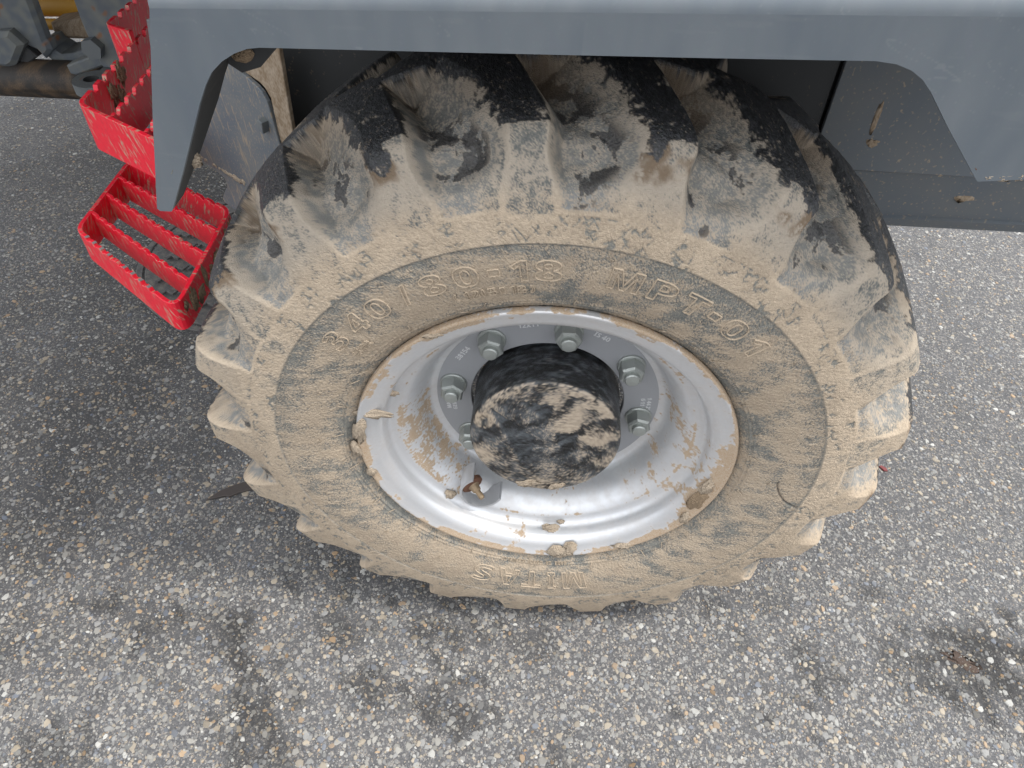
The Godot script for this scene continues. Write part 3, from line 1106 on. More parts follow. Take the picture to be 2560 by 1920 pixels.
func wheel(parent: Node3D) -> void:
	var w := holder("wheel", parent, HUB)
	put("tyre", tyre(), null, w)
	put("rim", rim_mesh(), rim_material(), w)
	put("wheel_disc", ring_plate(0.1105, 0.1605, -0.1055), M.disc, w)
	var hm := mat(Color.WHITE, 0.34)
	hm.vertex_color_use_as_albedo = true
	bump(hm, M.fine, 0.06, 14.0)
	put("hub_cap", hub_cap(), hm, w)
	var nut := nut_mesh()
	for k in 8:
		var a := -9.0 + 45.0 * k
		put("wheel_nut", nut, M.zinc, w, Transform3D(Basis(Vector3(0, 0, 1), deg_to_rad(a * 1.7 + k * 23.0)), polar(0.1375, a, -0.1055)))
	# stamped figures on the disc
	for t in [["12x11", 103.0, 0.145, 0.0075], ["IS 40", 63.0, 0.145, 0.0075], ["38154", 146.0, 0.146, 0.0075], ["MADE IN", 186.0, 0.146, 0.006], ["GERMANY", 186.0, 0.137, 0.006], ["1 44 21", 2.0, 0.147, 0.006], ["6 11 0", 2.0, 0.138, 0.006]]:
		var turn: float = t[1] - 90.0
		put("stamped_figures", flat_text(t[0], t[3], 0.0006), M.stamp, w, Transform3D(Basis(Vector3(0, 0, 1), deg_to_rad(turn)), polar(t[2], t[1], -0.1052)))
	# raised lettering of the sidewall
	var st := start()
	var big := [["3", 140.8, 0.024], ["4", 133.6, 0.024], ["0", 127.4, 0.026], ["/", 120.6, 0.013], ["8", 114.5, 0.026], ["0", 107.7, 0.026], ["-", 102.3, 0.012], ["1", 97.6, 0.017], ["8", 92.2, 0.028], ["M", 78.0, 0.033], ["P", 70.6, 0.027], ["T", 63.8, 0.026], ["-", 59.0, 0.012], ["0", 53.6, 0.027], ["1", 47.4, 0.018]]
	for c in big:
		letter_on_tyre(st, c[0], c[1], 0.3095, 0.3365, c[2])
	put("size_lettering", done(st), M.tyre, w)
	st = start()
	var small := [["(", 111.7, 0.004], ["1", 109.3, 0.005], ["2", 107.4, 0.008], [".", 105.7, 0.003], ["5", 103.8, 0.009], ["-", 101.6, 0.005], ["1", 99.5, 0.005], ["8", 97.6, 0.009], [")", 95.4, 0.004]]
	for c in small:
		letter_on_tyre(st, c[0], c[1], 0.2905, 0.3015, c[2], true, 0.0008)
	for c in [["1", 142.2, 0.004], ["6", 140.8, 0.007], ["P", 138.8, 0.007], ["R", 137.1, 0.007]]:
		letter_on_tyre(st, c[0], c[1], 0.2880, 0.2975, c[2], true, 0.0008)
	put("small_lettering", done(st), M.tyre, w)
	st = start()
	for c in [["M", -77.6, 0.036], ["I", -84.4, 0.012], ["T", -90.5, 0.030], ["A", -97.6, 0.034], ["S", -105.6, 0.030]]:
		letter_on_tyre(st, c[0], c[1], 0.2900, 0.3270, c[2])
	var made := "MADE IN CZECH REPUBLIC"
	for i in made.length():
		if made[i] != " ":
			letter_on_tyre(st, made[i], -79.5 - i * 1.02, 0.2690, 0.2745, 0.0034, true, 0.0005)
	put("maker_lettering", done(st), M.tyre, w)
	# thin rubber whiskers left by the mould
	var rng := RandomNumberGenerator.new()
	rng.seed = 77
	st = start(true)
	for k in 54:
		var a := 360.0 * k / 54.0 + rng.randf_range(-3, 3)
		var r := rng.randf_range(0.262, 0.275) if k % 3 else rng.randf_range(0.285, 0.345)
		var l := rng.randf_range(0.006, 0.014) if k % 3 else 0.003
		var p := polar(r, a, side_z(r) + 0.0005)
		var q := polar(r + l, a + rng.randf_range(-1.5, 1.5), side_z(r + l) + rng.randf_range(0.0008, 0.003))
		var t := tube([p, p.lerp(q, 0.5), q], 0.0007, 5)
		st.append_from(t, 0, Transform3D())
	var hairs: ArrayMesh = st.commit()
	tag(put("mould_whiskers", hairs, M.clod, w), "", "", "", "stuff")
	# valve guard: a bent strip of steel round the valve
	var arc := []
	for k in 25:
		var a := deg_to_rad(lerpf(128.0, 346.0, k / 24.0))
		arc.append(Vector2(cos(a) * (0.026 + 0.004 * absf(cos(a))), sin(a) * 0.030))
	var guard := start()
	for k in 24:
		var a: Vector2 = arc[k]
		var b: Vector2 = arc[k + 1]
		var o0 := 0.006 * sin(PI * k / 24.0) - 0.006
		var o1 := 0.006 * sin(PI * (k + 1) / 24.0) - 0.006
		var an := a.normalized() * 0.0035
		var bn := b.normalized() * 0.0035
		var f := func(v: Vector2, z: float) -> Vector3: return Vector3(v.x, v.y, z)
		quad(guard, f.call(a, o0), f.call(b, o1), f.call(b + bn, o1), f.call(a + an, o0))
		quad(guard, f.call(a + an, o0), f.call(b + bn, o1), f.call(b + bn, -0.04), f.call(a + an, -0.04))
		quad(guard, f.call(b, o1), f.call(a, o0), f.call(a, -0.04), f.call(b, -0.04))
	for e in [0, 24]:
		var a: Vector2 = arc[e]
		var an := a.normalized() * 0.0035
		quad(guard, Vector3(a.x, a.y, -0.006), Vector3(a.x + an.x, a.y + an.y, -0.006), Vector3(a.x + an.x, a.y + an.y, -0.04), Vector3(a.x, a.y, -0.04))
	var gp := Transform3D(Basis(Vector3(0, 0, 1), deg_to_rad(-12.0)), Vector3(-0.089, -0.142, -0.028))
	put("valve_guard", done(guard), M.guard, w, gp)
	var stem := lathe([Vector2(0.011, -0.03), Vector2(0.011, -0.018), Vector2(0.008, -0.014), Vector2(0.0065, -0.006), Vector2(0.0045, -0.004), Vector2(0.0045, 0.006), Vector2(0.0036, 0.009), Vector2(0.0, 0.0092)], 16, false)
	put("valve_seat", lathe([Vector2(0.0175, -0.006), Vector2(0.0175, 0.0), Vector2(0.015, 0.002), Vector2(0.0, 0.002)], 24, false), M.rust, w, Transform3D(Basis(Quaternion(Vector3(0, 0, 1), Vector3(0.62, -0.18, 0.76).normalized())), Vector3(-0.1035, -0.1365, -0.043)))
	put("valve_stem", stem, M.brass, w, Transform3D(Basis(Quaternion(Vector3(0, 0, 1), Vector3(0.62, -0.18, 0.76).normalized())), Vector3(-0.092, -0.140, -0.030)))
	# clods of mud that stick to the rim: angle, radius, z, size
	var sd := 5
	for c in [[-80.5, 0.246, -0.004, Vector3(0.021, 0.013, 0.008)], [-77.0, 0.241, -0.006, Vector3(0.011, 0.016, 0.009)], [-84.5, 0.247, -0.004, Vector3(0.008, 0.005, 0.004)], [-84.0, 0.2185, -0.030, Vector3(0.014, 0.009, 0.008)], [-80.0, 0.214, -0.038, Vector3(0.006, 0.004, 0.004)],
		[-57.0, 0.249, -0.002, Vector3(0.016, 0.006, 0.005)], [174.5, 0.250, -0.001, Vector3(0.009, 0.022, 0.006)], [166.5, 0.236, -0.006, Vector3(0.026, 0.008, 0.005)], [183.0, 0.258, -0.001, Vector3(0.007, 0.016, 0.006)], [160.0, 0.219, -0.028, Vector3(0.008, 0.006, 0.004)], [195.0, 0.252, -0.001, Vector3(0.006, 0.010, 0.004)],
		[229.0, 0.212, -0.040, Vector3(0.010, 0.009, 0.007)], [-12.0, 0.236, -0.006, Vector3(0.010, 0.016, 0.006)], [-30.0, 0.247, -0.002, Vector3(0.008, 0.014, 0.004)], [124.0, 0.250, -0.001, Vector3(0.012, 0.004, 0.004)]]:
		sd += 1
		put("mud_clod", lump(c[3], sd), M.clod, w, Transform3D(Basis(Vector3(0, 0, 1), deg_to_rad(float(sd % 3) * 11.0 - 10.0)), polar(c[1], c[0], c[2])))
	put("mud_clod", lump(Vector3(0.014, 0.026, 0.007), 40, 0.3), M.mud_dark, w, Transform3D(Basis(Vector3(0, 0, 1), -0.3), polar(0.241, -20.0, -0.007)))
	for c in [[-0.022, -0.088, Vector3(0.015, 0.007, 0.003)], [0.022, -0.090, Vector3(0.012, 0.005, 0.003)]]:
		sd += 1
		put("mud_clod", lump(c[2], sd, 0.7), M.clod, w, Transform3D(Basis(Vector3(0, 0, 1), 0.3 * (sd % 4)), Vector3(c[0], c[1], -0.018)))


# ---------------------------------------------------------------- the loader

func rounded(corners: Array, radius: Array, y: float) -> Array:   # corners in xz, rounded, as a closed path of points
	var out := []
	var n := corners.size()
	for i in n:
		var p: Vector2 = corners[i]
		var a: Vector2 = (corners[(i - 1 + n) % n] - p).normalized()
		var b: Vector2 = (corners[(i + 1) % n] - p).normalized()
		var r: float = radius[i]
		if r < 0.0005:
			out.append(Vector3(p.x, y, p.y))
			continue
		for k in 9:
			var t := k / 8.0
			var q := (p + a * r).lerp(p, t).lerp(p.lerp(p + b * r, t), t)
			out.append(Vector3(q.x, y, q.y))
	return out


func lower_step(parent: Node3D) -> void:
	var s := holder("step", parent)
	tag(s, "lowest red step with toothed bars worn to bare metal in front")
	var y := 0.50
	var c := [Vector2(-0.825, -0.391), Vector2(-0.578, -0.205), Vector2(-0.588, -0.478), Vector2(-0.837, -0.623)]
	var ring := rounded(c, [0.022, 0.034, 0.022, 0.022], y)
	# teeth on the front and back edges
	var pts := []
	var cut := []
	var n := ring.size()
	for i in n:
		pts.append(ring[i])
		cut.append(0.0)
		var q: Vector3 = ring[(i + 1) % n]
		if ring[i].distance_to(q) > 0.15 and absf((q - ring[i]).normalized().x) > 0.6:
			var t := toothed(ring[i], q, 0.0265, 0.0042, 0.012, 0.012)
			pts.append_array(t[0].slice(1, -1))
			cut.append_array(t[1].slice(1, -1))
	put("step_frame", strip(pts, true, 0.0075, 0.055, cut), M.red, s)
	for f in [[0.245, 0.245], [0.51, 0.51], [0.765, 0.765]]:
		var a: Vector2 = c[0].lerp(c[3], f[0])
		var b: Vector2 = c[1].lerp(c[2], f[1])
		var d := (b - a).normalized() * 0.004
		a += d
		b -= d
		var t := toothed(Vector3(a.x, y - 0.0005, a.y), Vector3(b.x, y - 0.0005, b.y), 0.0265, 0.0042, 0.014, 0.014)
		put("slat", strip(t[0], false, 0.0065, 0.047, t[1]), M.red, s)
	# worn bare metal on some teeth of the front edge
	var a3: Vector3 = ring[8]
	var b3: Vector3 = ring[9]
	var side := (b3 - a3).cross(Vector3.UP).normalized()
	for k in [0, 1, 2, 3, 5, 6, 7, 8]:
		var p := a3.lerp(b3, (0.055 + k * 0.098))
		var bm := box(Vector3(0.0065, 0.0006, 0.0066), Vector3.ZERO, 0.0)
		put("worn_edge", bm[0], M.bare, s, Transform3D(Basis(Vector3.UP, -atan2(b3.z - a3.z, b3.x - a3.x)), p + Vector3(0, 0.0006, 0)) * bm[1])
	var ra := Vector3(-0.5785, 0, -0.230)
	for k in 9:
		put("mud_smear", lump(Vector3(0.006 + 0.010 * fmod(k * 0.37, 1.0), 0.008 + 0.016 * fmod(k * 0.61, 1.0), 0.0016), 150 + k, 0.8), M.mud_dark, s, Transform3D(Basis(Vector3.UP, PI / 2 + 0.037), ra + Vector3(0.0042 - 0.0085 * k / 8.0, y - 0.016 - 0.024 * fmod(k * 0.47, 1.0), -0.225 * k / 8.0)))
	for m in [[0.10, -0.022, 0.005, 0.016], [0.62, -0.018, 0.006, 0.018], [0.78, -0.03, 0.004, 0.015]]:
		var p := a3.lerp(b3, m[0]) + Vector3(0, m[1], 0) - side * 0.0035
		put("mud_smear", lump(Vector3(m[2], m[3], 0.0022), 90 + int(m[0] * 10), 0.6), M.clod, s, Transform3D(Basis(Vector3.UP, -atan2(b3.z - a3.z, b3.x - a3.x)), p))


func middle_step(parent: Node3D) -> void:
	var s := holder("step_001", parent)
	tag(s, "middle red step with mud clods on its inner side")
	var y := 0.715
	var c := [Vector2(-0.747, -0.419), Vector2(-0.557, -0.305), Vector2(-0.580, -0.50), Vector2(-0.766, -0.640)]
	var ring := rounded([Vector2(-0.775, -0.75), c[0], c[1]], [0.0, 0.018, 0.0], y)
	ring = ring.slice(0)
	var t := toothed(ring[0], ring[1], 0.036, 0.0078, 0.0, 0.010)
	var pts: Array = t[0].slice(0, -1)
	var cut: Array = t[1].slice(0, -1)
	for i in range(1, ring.size()):
		pts.append(ring[i])
		cut.append(0.0)
	put("step_frame", strip(pts, false, 0.0075, 0.072, cut), M.red, s)
	for f in [0.353, 0.72]:
		var a: Vector2 = c[0].lerp(c[1], f) + Vector2(0.0, -0.004)
		var b: Vector2 = a + (c[3] - c[0]) * (0.98 if f < 0.4 else 0.4)
		var q := toothed(Vector3(a.x, y - 0.0005, a.y), Vector3(b.x, y - 0.0005, b.y), 0.036, 0.0078, 0.010, 0.0)
		put("slat", strip(q[0], false, 0.0065, 0.062, q[1]), M.red, s)
	for m in [[0.30, 0.030], [0.44, 0.018], [0.37, 0.05]]:
		var p := Vector3(-0.775, y, -0.75).lerp(Vector3(-0.747, y, -0.419), 1.0 - m[0]) + Vector3(0.0035, -m[1], 0)
		put("mud_clod", lump(Vector3(0.012, 0.020, 0.005), 120 + int(m[0] * 100), 0.7), M.mud_dark, s, Transform3D(Basis(Vector3.UP, PI / 2), p))


func upper_step(parent: Node3D) -> void:
	var s := holder("step_002", parent)
	var y := 0.735
	var ring := rounded([Vector2(-0.832, -0.98), Vector2(-0.818, -0.679), Vector2(-0.764, -0.655)], [0.0, 0.014, 0.0], y)
	var t := toothed(ring[0], ring[1], 0.036, 0.0078, 0.0, 0.010)
	var pts: Array = t[0].slice(0, -1)
	var cut: Array = t[1].slice(0, -1)
	for i in range(1, ring.size()):
		pts.append(ring[i])
		cut.append(0.0)
	put("step_frame", strip(pts, false, 0.0075, 0.060, cut), M.red, s)


func loader() -> void:
	var L := holder("wheel_loader", self)
	tag(L, "grey compact wheel loader with muddy wheel, red steps and mudguard", "wheel loader")

	# --- mudguard: a plate with a trapezoid opening, its top bent back
	var g := []
	for v in [Vector2(-0.330, 1.029), Vector2(-0.337, 1.006), Vector2(-0.357, 0.941), Vector2(-0.3835, 0.850), Vector2(-0.3815, 0.8475), Vector2(-0.3705, 0.8475), Vector2(-0.369, 0.849), Vector2(-0.347, 0.889), Vector2(-0.325, 0.931), Vector2(-0.313, 0.954), Vector2(-0.303, 0.971),
		Vector2(-0.295, 0.982), Vector2(-0.284, 0.9915), Vector2(-0.272, 0.9985), Vector2(-0.261, 1.0025), Vector2(-0.251, 1.004), Vector2(-0.016, 1.011), Vector2(0.094, 1.0145), Vector2(0.193, 1.018), Vector2(0.218, 1.019), Vector2(0.234, 1.0175), Vector2(0.247, 1.0135), Vector2(0.258, 1.007),
		Vector2(0.268, 0.998), Vector2(0.292, 0.972), Vector2(0.334, 0.929), Vector2(0.337, 0.9265), Vector2(0.62, 0.960), Vector2(0.62, 1.067)]:
		g.append(v)
	var mg := put("mudguard", slab(g, 0.005, 0.0008), M.paint, L, Transform3D(Basis(), Vector3(0, 0, 0.05)))
	for k in 7:
		put("mud_smear", lump(Vector3(0.004 + 0.009 * fmod(k * 0.53, 1.0), 0.0022 + 0.003 * fmod(k * 0.37, 1.0), 0.0008), 400 + k, 0.7), M.clod, mg, Transform3D(Basis(Vector3(0, 0, 1), 0.12), Vector3(0.345 + k * 0.0125, 0.9305 + k * 0.0016, 0.0)))
	put("rust_chip", lump(Vector3(0.0022, 0.006, 0.0007), 420, 0.5), M.rust, mg, Transform3D(Basis(Vector3(0, 0, 1), 0.8), Vector3(0.331, 0.9375, 0.0)))
	for m in [[-0.359, 0.893, 0.005, 0.010], [-0.368, 0.866, 0.003, 0.008], [-0.3755, 0.854, 0.004, 0.003], [-0.352, 0.905, 0.004, 0.003]]:
		put("mud_smear", lump(Vector3(m[2], m[3], 0.0006), 430 + int(m[0] * -1000), 0.8), M.smear, mg, Transform3D(Basis(Vector3(0, 0, 1), -0.5), Vector3(m[0], m[1], 0.0)))
	# the bent top, in short flats
	var st := start(true)
	var ya := func(x: float) -> float: return lerpf(1.029, 1.067, (x + 0.33) / 0.95)
	for k in 9:
		var a := PI * 0.5 * mini(k, 8) / 8.0
		var b := PI * 0.5 * mini(k + 1, 8) / 8.0
		var r := 0.016
		for seg in [[-0.330, 0.62]]:
			var f := func(x: float, t: float, far: bool) -> Vector3: return Vector3(x, ya.call(x) + r * sin(t), 0.05 - r + r * cos(t)) if not far else Vector3(x, ya.call(x) + r, -0.62)
			if k < 8:
				quad(st, f.call(seg[0], a, false), f.call(seg[1], a, false), f.call(seg[1], b, false), f.call(seg[0], b, false))
			else:
				quad(st, f.call(seg[0], PI * 0.5, false), f.call(seg[1], PI * 0.5, false), f.call(seg[1], 0, true), f.call(seg[0], 0, true))
	put("top_bend", done(st), M.paint, mg, Transform3D(Basis(), Vector3(0, 0, -0.05)))
	# lip turned inward along the left leg and round the corner
	st = start()
	var lip := g.slice(6, 17)
	for i in lip.size() - 1:
		var a: Vector2 = lip[i]
		var b: Vector2 = lip[i + 1]
		var da := lerpf(0.028, 0.062, clampf((a.y - 0.85) / 0.07, 0, 1))
		var db := lerpf(0.028, 0.062, clampf((b.y - 0.85) / 0.07, 0, 1))
		var nn := Vector2(-(b - a).y, (b - a).x).normalized() * 0.004
		quad(st, Vector3(a.x, a.y, -0.005), Vector3(b.x, b.y, -0.005), Vector3(b.x, b.y, -db), Vector3(a.x, a.y, -da))
		quad(st, Vector3(a.x + nn.x, a.y + nn.y, -da), Vector3(b.x + nn.x, b.y + nn.y, -db), Vector3(b.x + nn.x, b.y + nn.y, -0.005), Vector3(a.x + nn.x, a.y + nn.y, -0.005))
		quad(st, Vector3(a.x, a.y, -da), Vector3(b.x, b.y, -db), Vector3(b.x + nn.x, b.y + nn.y, -db), Vector3(a.x + nn.x, a.y + nn.y, -da))
	put("inner_lip", done(st), M.liner, mg)
	put("gusset_plate", slab([Vector2(-0.305, 0.985), Vector2(-0.255, 1.003), Vector2(-0.250, 0.990), Vector2(-0.275, 0.966), Vector2(-0.293, 0.960), Vector2(-0.303, 0.967)], 0.004, 0.0008), M.liner, mg, Transform3D(Basis(), Vector3(0, 0, -0.052)))
	put("bolt", lump(Vector3(0.010, 0.008, 0.007), 31, 0.15), M.mud_dark, mg, Transform3D(Basis(), Vector3(-0.288, 0.978, -0.050)))
	put("mud_clod", lump(Vector3(0.006, 0.008, 0.006), 33, 0.4), M.clod, mg, Transform3D(Basis(Vector3.UP, 1.2), Vector3(-0.348, 0.886, -0.030)))

	# --- plates behind the wheel
	put("arch_liner", slab([Vector2(-0.41, 0.42), Vector2(0.346, 0.42), Vector2(0.346, 1.055), Vector2(-0.41, 1.055)], 0.006, 0.001), M.liner, L, Transform3D(Basis(), Vector3(0, 0, -0.362)))
	var roof := box(Vector3(1.03, 0.006, 0.41), Vector3(0.145, 1.041, -0.158))
	put("arch_roof", roof[0], M.liner, L, roof[1])
	var sp := put("side_panel", slab([Vector2(0.350, 0.712), Vector2(0.86, 0.712), Vector2(0.86, 1.055), Vector2(0.350, 1.055)], 0.006, 0.001), M.paint_spots, L, Transform3D(Basis(), Vector3(0, 0, -0.356)))
	# lower part of the panel leans inward, and ends in a lip
	st = start()
	for q in [[0.712, 0.0, 0.7085, -0.004], [0.7085, -0.004, 0.628, -0.022], [0.628, -0.022, 0.6262, -0.017], [0.6262, -0.017, 0.609, -0.024], [0.609, -0.024, 0.607, -0.04]]:
		quad(st, Vector3(0.350, q[0], q[1]), Vector3(0.86, q[0] + 0.006, q[1]), Vector3(0.86, q[2] + 0.006, q[3]), Vector3(0.350, q[2], q[3]))
	put("lower_flange", done(st), M.paint_spots, sp)
	for m in [[0.590, 0.676, 0.013, 0.011], [0.415, 0.79, 0.004, 0.024], [0.423, 0.755, 0.009, 0.006]]:
		put("mud_splash", lump(Vector3(m[2], m[3], 0.0007), 200 + int(m[0] * 100), 0.6), M.caked, sp, Transform3D(Basis(), Vector3(m[0], m[1], 0.0007 if m[1] > 0.712 else -0.0118)))
	var core := box(Vector3(1.18, 0.42, 1.0), Vector3(0.25, 0.84, -0.885))
	put("chassis", core[0], M.liner, L, core[1])

	# --- slanted panel in front of the wheel, behind the steps
	var u := Vector3(0.86416, 0, 0.50322)
	var nrm := Vector3(-0.50322, 0, 0.86416)
	var frame := Transform3D(Basis(u, Vector3.UP, nrm), Vector3(-0.86216, 0, -0.57979))
	var cp := put("corner_panel", slab([Vector2(0.272, 0.640), Vector2(0.305, 0.635), Vector2(0.364, 0.623), Vector2(0.378, 0.618), Vector2(0.381, 0.610), Vector2(0.377, 0.600), Vector2(0.361, 0.580), Vector2(0.356, 0.571), Vector2(0.362, 0.565), Vector2(0.385, 0.560), Vector2(0.450, 0.560), Vector2(0.535, 0.720), Vector2(0.528, 0.784), Vector2(0.521, 0.796), Vector2(0.514, 0.801), Vector2(0.490, 0.812), Vector2(0.47, 0.86), Vector2(0.30, 0.84), Vector2(0.272, 0.75)], 0.006, 0.001), M.paint_muddy, L, frame)
	put("caked_strip", slab([Vector2(0.478, 0.806), Vector2(0.490, 0.836), Vector2(0.55, 0.88), Vector2(0.570, 0.88), Vector2(0.562, 0.73), Vector2(0.5305, 0.715), Vector2(0.532, 0.76), Vector2(0.5315, 0.790), Vector2(0.524, 0.801), Vector2(0.516, 0.806), Vector2(0.485, 0.814)], 0.006, 0.001), M.caked, cp, Transform3D(Basis(), Vector3(0, 0, -0.004)))
	var rng := RandomNumberGenerator.new()
	rng.seed = 12
	for k in 15:
		var t := k / 14.0
		var x := lerpf(0.300, 0.425, t) + rng.randf_range(-0.002, 0.002)
		if k in [0, 2, 3, 6]: continue
		put("mud_clod", lump(Vector3(rng.randf_range(0.002, 0.006) * (1.0 + t * 0.9), rng.randf_range(0.0012, 0.0026) * (1.0 + t * 1.6), 0.002), 300 + k, 0.5), M.clod, cp, Transform3D(Basis(Vector3(0, 0, 1), -0.2), Vector3(x, lerpf(0.6445, 0.628, minf(1.0, t * 1.2)) - 0.006 * maxf(0.0, t - 0.8), 0.0)))
	var hk := put("clip", slab([Vector2(0.511, 0.742), Vector2(0.519, 0.740), Vector2(0.521, 0.756), Vector2(0.515, 0.760), Vector2(0.510, 0.756)], 0.012, 0.001), M.casting, cp, Transform3D(Basis(), Vector3(0, 0, 0.012)))

	put("step_hanger", slab([Vector2(0.115, 0.455), Vector2(0.137, 0.455), Vector2(0.222, 0.662), Vector2(0.200, 0.662)], 0.008, 0.001), M.casting, L, frame * Transform3D(Basis(), Vector3(0, 0, -0.050)))
	var hb := box(Vector3(0.080, 0.016, 0.046), Vector3(0.2560, 0.654, -0.029), 0.001)
	put("hanger_bracket", hb[0], M.casting, L, frame * (hb[1] as Transform3D))
	var pb := box(Vector3(0.17, 0.06, 0.035), Vector3(-0.405, 0.765, -0.405), 0.001)
	put("panel_bracket", pb[0], M.liner, L, pb[1])
	lower_step(L)
	middle_step(L)
	upper_step(L)
	wheel(L)

	# --- front frame and its linkage, seen past the steps
	put("frame_casting", slab([Vector2(-1.60, 0.70), Vector2(-1.377, 0.70), Vector2(-1.384, 0.563), Vector2(-1.390, 0.443), Vector2(-1.385, 0.439), Vector2(-1.384, 0.416), Vector2(-1.413, 0.391), Vector2(-1.427, 0.414), Vector2(-1.461, 0.427), Vector2(-1.472, 0.440), Vector2(-1.60, 0.52)], 0.035, 0.010), M.casting, L, Transform3D(Basis(), Vector3(0, 0, -1.30)))
	put("casting_foot", slab([Vector2(-1.516, 0.466), Vector2(-1.459, 0.473), Vector2(-1.434, 0.439), Vector2(-1.481, 0.385), Vector2(-1.502, 0.375), Vector2(-1.519, 0.376), Vector2(-1.60, 0.389), Vector2(-1.60, 0.46)], 0.08, 0.012), M.casting, L, Transform3D(Basis(), Vector3(0, 0, -1.265)))
	put("casting_web", slab([Vector2(-1.449, 0.431), Vector2(-1.423, 0.401), Vector2(-1.481, 0.368), Vector2(-1.56, 0.366)], 0.05, 0.004), M.liner, L, Transform3D(Basis(), Vector3(0, 0, -1.29)))
	put("hook_arm", slab([Vector2(-1.421, 0.427), Vector2(-1.399, 0.431), Vector2(-1.393, 0.410), Vector2(-1.376, 0.398), Vector2(-1.343, 0.402), Vector2(-1.307, 0.414), Vector2(-1.23, 0.428), Vector2(-1.23, 0.418), Vector2(-1.264, 0.405), Vector2(-1.329, 0.381), Vector2(-1.373, 0.368), Vector2(-1.410, 0.381), Vector2(-1.428, 0.402)], 0.09, 0.006), M.casting, L, Transform3D(Basis(), Vector3(0, 0, -1.32)))
	var post := put("frame_post", slab([Vector2(-1.165, 0.72), Vector2(-0.96, 0.72), Vector2(-1.03, 0.440), Vector2(-1.158, 0.445), Vector2(-1.163, 0.457), Vector2(-1.162, 0.486), Vector2(-1.169, 0.527), Vector2(-1.170, 0.568)], 0.06, 0.003), M.casting, L, Transform3D(Basis(), Vector3(0, 0, -1.15)))
	st = start()
	for k in 6:
		var a := TAU * k / 6.0
		var b := TAU * (k + 1) / 6.0
		quad(st, Vector3(cos(a), sin(a), 0) * 0.026, Vector3(cos(b), sin(b), 0) * 0.026, Vector3(cos(b) * 0.026, sin(b) * 0.026, 0.022), Vector3(cos(a) * 0.026, sin(a) * 0.026, 0.022))
		for v in [Vector3(cos(a) * 0.026, sin(a) * 0.026, 0.022), Vector3(cos(b) * 0.026, sin(b) * 0.026, 0.022), Vector3(0, 0, 0.022)]:
			st.set_uv(Vector2.ZERO)
			st.add_vertex(v)
	put("hex_bolt", done(st), M.casting, post, Transform3D(Basis(Vector3(0, 0, 1), 0.2), Vector3(-1.158, 0.497, 0.0) - Vector3(0, 0, 0)))
	# lug with an eye, lying flat
	var lug := CSGCombiner3D.new()
	lug.name = "eye_lug"
	L.add_child(lug)
	lug.position = Vector3(-1.170, 0.418, -1.115)
	var body := CSGCylinder3D.new()
	body.name = "eye"
	body.radius = 0.052
	body.height = 0.026
	body.sides = 40
	body.material = M.casting
	lug.add_child(body)
	var arm := CSGBox3D.new()
	arm.name = "arm"
	arm.size = Vector3(0.10, 0.026, 0.10)
	arm.position = Vector3(0.04, 0, -0.045)
	arm.material = M.casting
	lug.add_child(arm)
	var bore := CSGCylinder3D.new()
	bore.name = "bore"
	bore.operation = CSGShape3D.OPERATION_SUBTRACTION
	bore.radius = 0.019
	bore.height = 0.05
	bore.sides = 32
	bore.position = Vector3(-0.008, 0, 0.0)
	bore.material = M.liner
	lug.add_child(bore)
	put("steering_cylinder", tube([Vector3(-2.4, 0.325, -1.30), Vector3(-1.7, 0.335, -1.30), Vector3(-1.0, 0.343, -1.30)], 0.050, 28), M.rod, L)
	put("link_bracket", slab([Vector2(-1.289, 0.422), Vector2(-1.170, 0.465), Vector2(-1.17, 0.433), Vector2(-1.272, 0.398), Vector2(-1.287, 0.401)], 0.04, 0.004), M.casting, L, Transform3D(Basis(), Vector3(0, 0, -1.2)))
	put("mount_block", slab([Vector2(-1.427, 0.448), Vector2(-1.28, 0.475), Vector2(-1.28, 0.409), Vector2(-1.413, 0.408), Vector2(-1.430, 0.427)], 0.08, 0.010), M.caked, L, Transform3D(Basis(), Vector3(0, 0, -1.40)))
	put("hydraulic_hose", tube([Vector3(-1.9, 0.46, -1.52), Vector3(-1.53, 0.455, -1.5), Vector3(-1.40, 0.46, -1.5), Vector3(-1.1, 0.47, -1.5)], 0.026, 24), M.yellow, L)
	put("hydraulic_hose", tube([Vector3(-1.9, 0.41, -1.48), Vector3(-1.53, 0.418, -1.47), Vector3(-1.40, 0.422, -1.47), Vector3(-1.1, 0.435, -1.47)], 0.015, 20), M.yellow, L)
	put("boom_arm", tube([Vector3(-1.9, 0.56, -1.58), Vector3(-1.0, 0.57, -1.58)], 0.06, 28), M.yellow, L)
	var fr := box(Vector3(1.3, 0.5, 0.5), Vector3(-1.55, 0.86, -1.90))
	put("front_frame", fr[0], M.liner, L, fr[1])

	# --- the cab above the steps and the hood above the wheel (out of the frame, they shade the ground)
	var cab := box(Vector3(1.75, 1.6, 1.75), Vector3(-1.30, 1.90, -1.20), 0.02)
	put("cab", cab[0], M.paint, L, cab[1])
	var hood := box(Vector3(1.22, 0.50, 1.4), Vector3(0.25, 1.335, -0.98), 0.02)
	put("engine_hood", hood[0], M.paint, L, hood[1])


# ---------------------------------------------------------------- small things on the ground

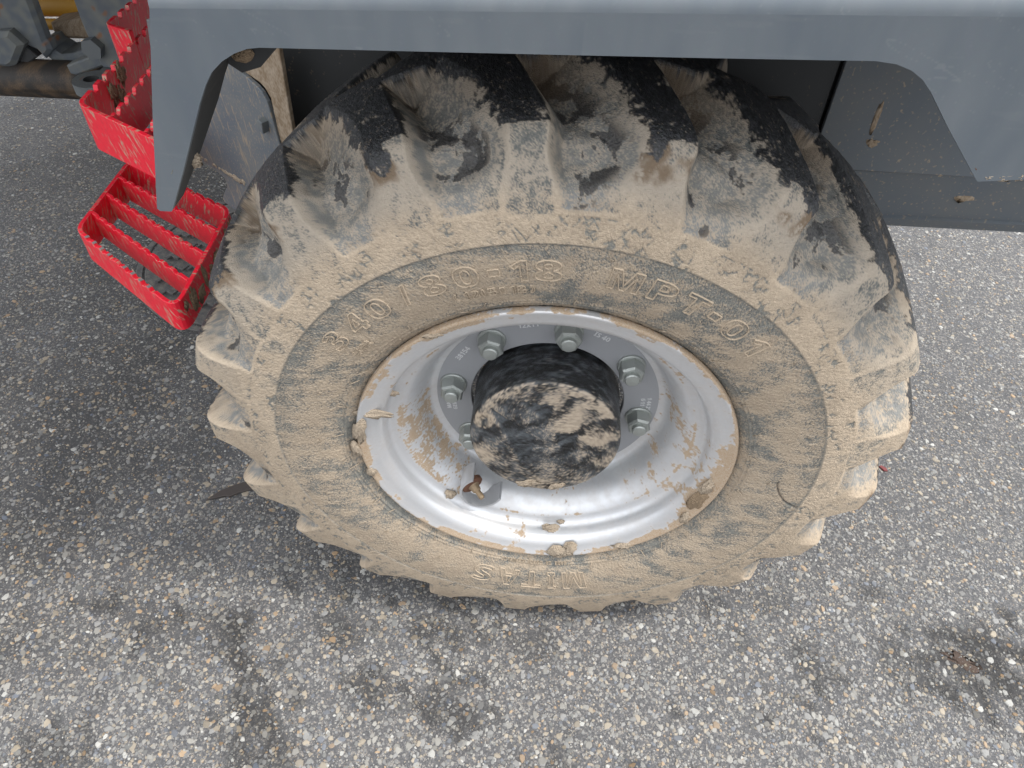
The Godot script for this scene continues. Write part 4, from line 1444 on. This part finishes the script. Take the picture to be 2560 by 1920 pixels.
func street_things() -> void:
	var c := holder("manhole_cover", self, Vector3(-0.81, 0, -1.0))
	tag(c, "round cast iron manhole cover with angular raised ribs, under the lowest red step", "manhole cover")
	put("frame_ring", lathe([Vector2(0.326, -0.01), Vector2(0.326, 0.0030), Vector2(0.324, 0.0042), Vector2(0.311, 0.0042), Vector2(0.309, 0.003), Vector2(0.309, -0.012)], 96, false), M.iron, c, Transform3D(Basis(Vector3(1, 0, 0), -PI / 2), Vector3.ZERO))
	put("lid", lathe([Vector2(0.302, -0.012), Vector2(0.302, 0.0028), Vector2(0.300, 0.0040), Vector2(0.0, 0.0040)], 96, false), M.iron, c, Transform3D(Basis(Vector3(1, 0, 0), -PI / 2), Vector3.ZERO))
	var rib := CSGless_chevron()
	var turn := deg_to_rad(-8.0)
	for i in range(-6, 7):
		for k in range(-5, 6):
			var p := Vector2(i * 0.046 + (0.023 if k % 2 else 0.0), k * 0.052).rotated(turn)
			if p.length() < 0.262:
				put("rib", rib, M.iron, c, Transform3D(Basis(Vector3.UP, -turn + (PI if (i + k) % 2 else 0.0)), Vector3(p.x, 0.0038, p.y)))
	for q in [["1", -0.072], ["0", -0.048]]:
		put("cast_figure", flat_text(q[0], 0.024, 0.004), M.iron, c, Transform3D(Basis(Vector3.UP, 0.5) * Basis(Vector3(1, 0, 0), -PI / 2), Vector3(q[1] + 0.03, 0.005, 0.268 + q[1] * -0.3)))

	var shard := put("metal_strip", slab([Vector2(-0.088, -0.006), Vector2(-0.060, 0.008), Vector2(-0.030, 0.014), Vector2(0.060, 0.016), Vector2(0.060, -0.008), Vector2(-0.025, -0.009), Vector2(-0.045, -0.013), Vector2(-0.05, -0.008)], 0.004, 0.0008), mat(Color(0.045, 0.036, 0.032), 0.6), self, Transform3D(Basis(Vector3.UP, 0.42) * Basis(Vector3(1, 0, 0), -PI / 2), Vector3(-0.585, 0.006, -0.229)))
	tag(shard, "dark brown pointed strip lying on the asphalt with its end under the tyre", "metal strip")
	var red := put("plastic_chip", slab([Vector2(-0.010, -0.004), Vector2(0.004, -0.005), Vector2(0.009, 0.001), Vector2(0.002, 0.005), Vector2(-0.008, 0.003)], 0.003, 0.0006), mat(Color(0.16, 0.03, 0.03), 0.6), self, Transform3D(Basis(Vector3.UP, -0.9) * Basis(Vector3(1, 0, 0), -PI / 2), Vector3(0.741, 0.004, -0.397)))
	tag(red, "small dull red chip on the asphalt beside the right edge of the tyre", "litter")
	var leaf := put("dried_dirt", lump(Vector3(0.026, 0.010, 0.0008), 501, 0.9), M.dirt, self, Transform3D(Basis(Vector3.UP, -0.55) * Basis(Vector3(1, 0, 0), -PI / 2), Vector3(0.761, 0.0008, 0.024)))
	tag(leaf, "reddish brown smear of dried dirt in the dark stain at the lower right", "dirt")


func CSGless_chevron() -> ArrayMesh:   # a bent raised rib, about 4 cm long
	return (func() -> ArrayMesh:
		var st := start()
		var a := [Vector3(-0.020, 0, 0.010), Vector3(-0.008, 0, -0.006), Vector3(0.010, 0, 0.006), Vector3(0.020, 0, -0.008)]
		st = SurfaceTool.new()
		st.begin(Mesh.PRIMITIVE_TRIANGLES)
		var pts := []
		for p in a: pts.append(p * 1.05 + Vector3(0, 0.0058, 0))
		return strip(pts, false, 0.008, 0.006)).call()
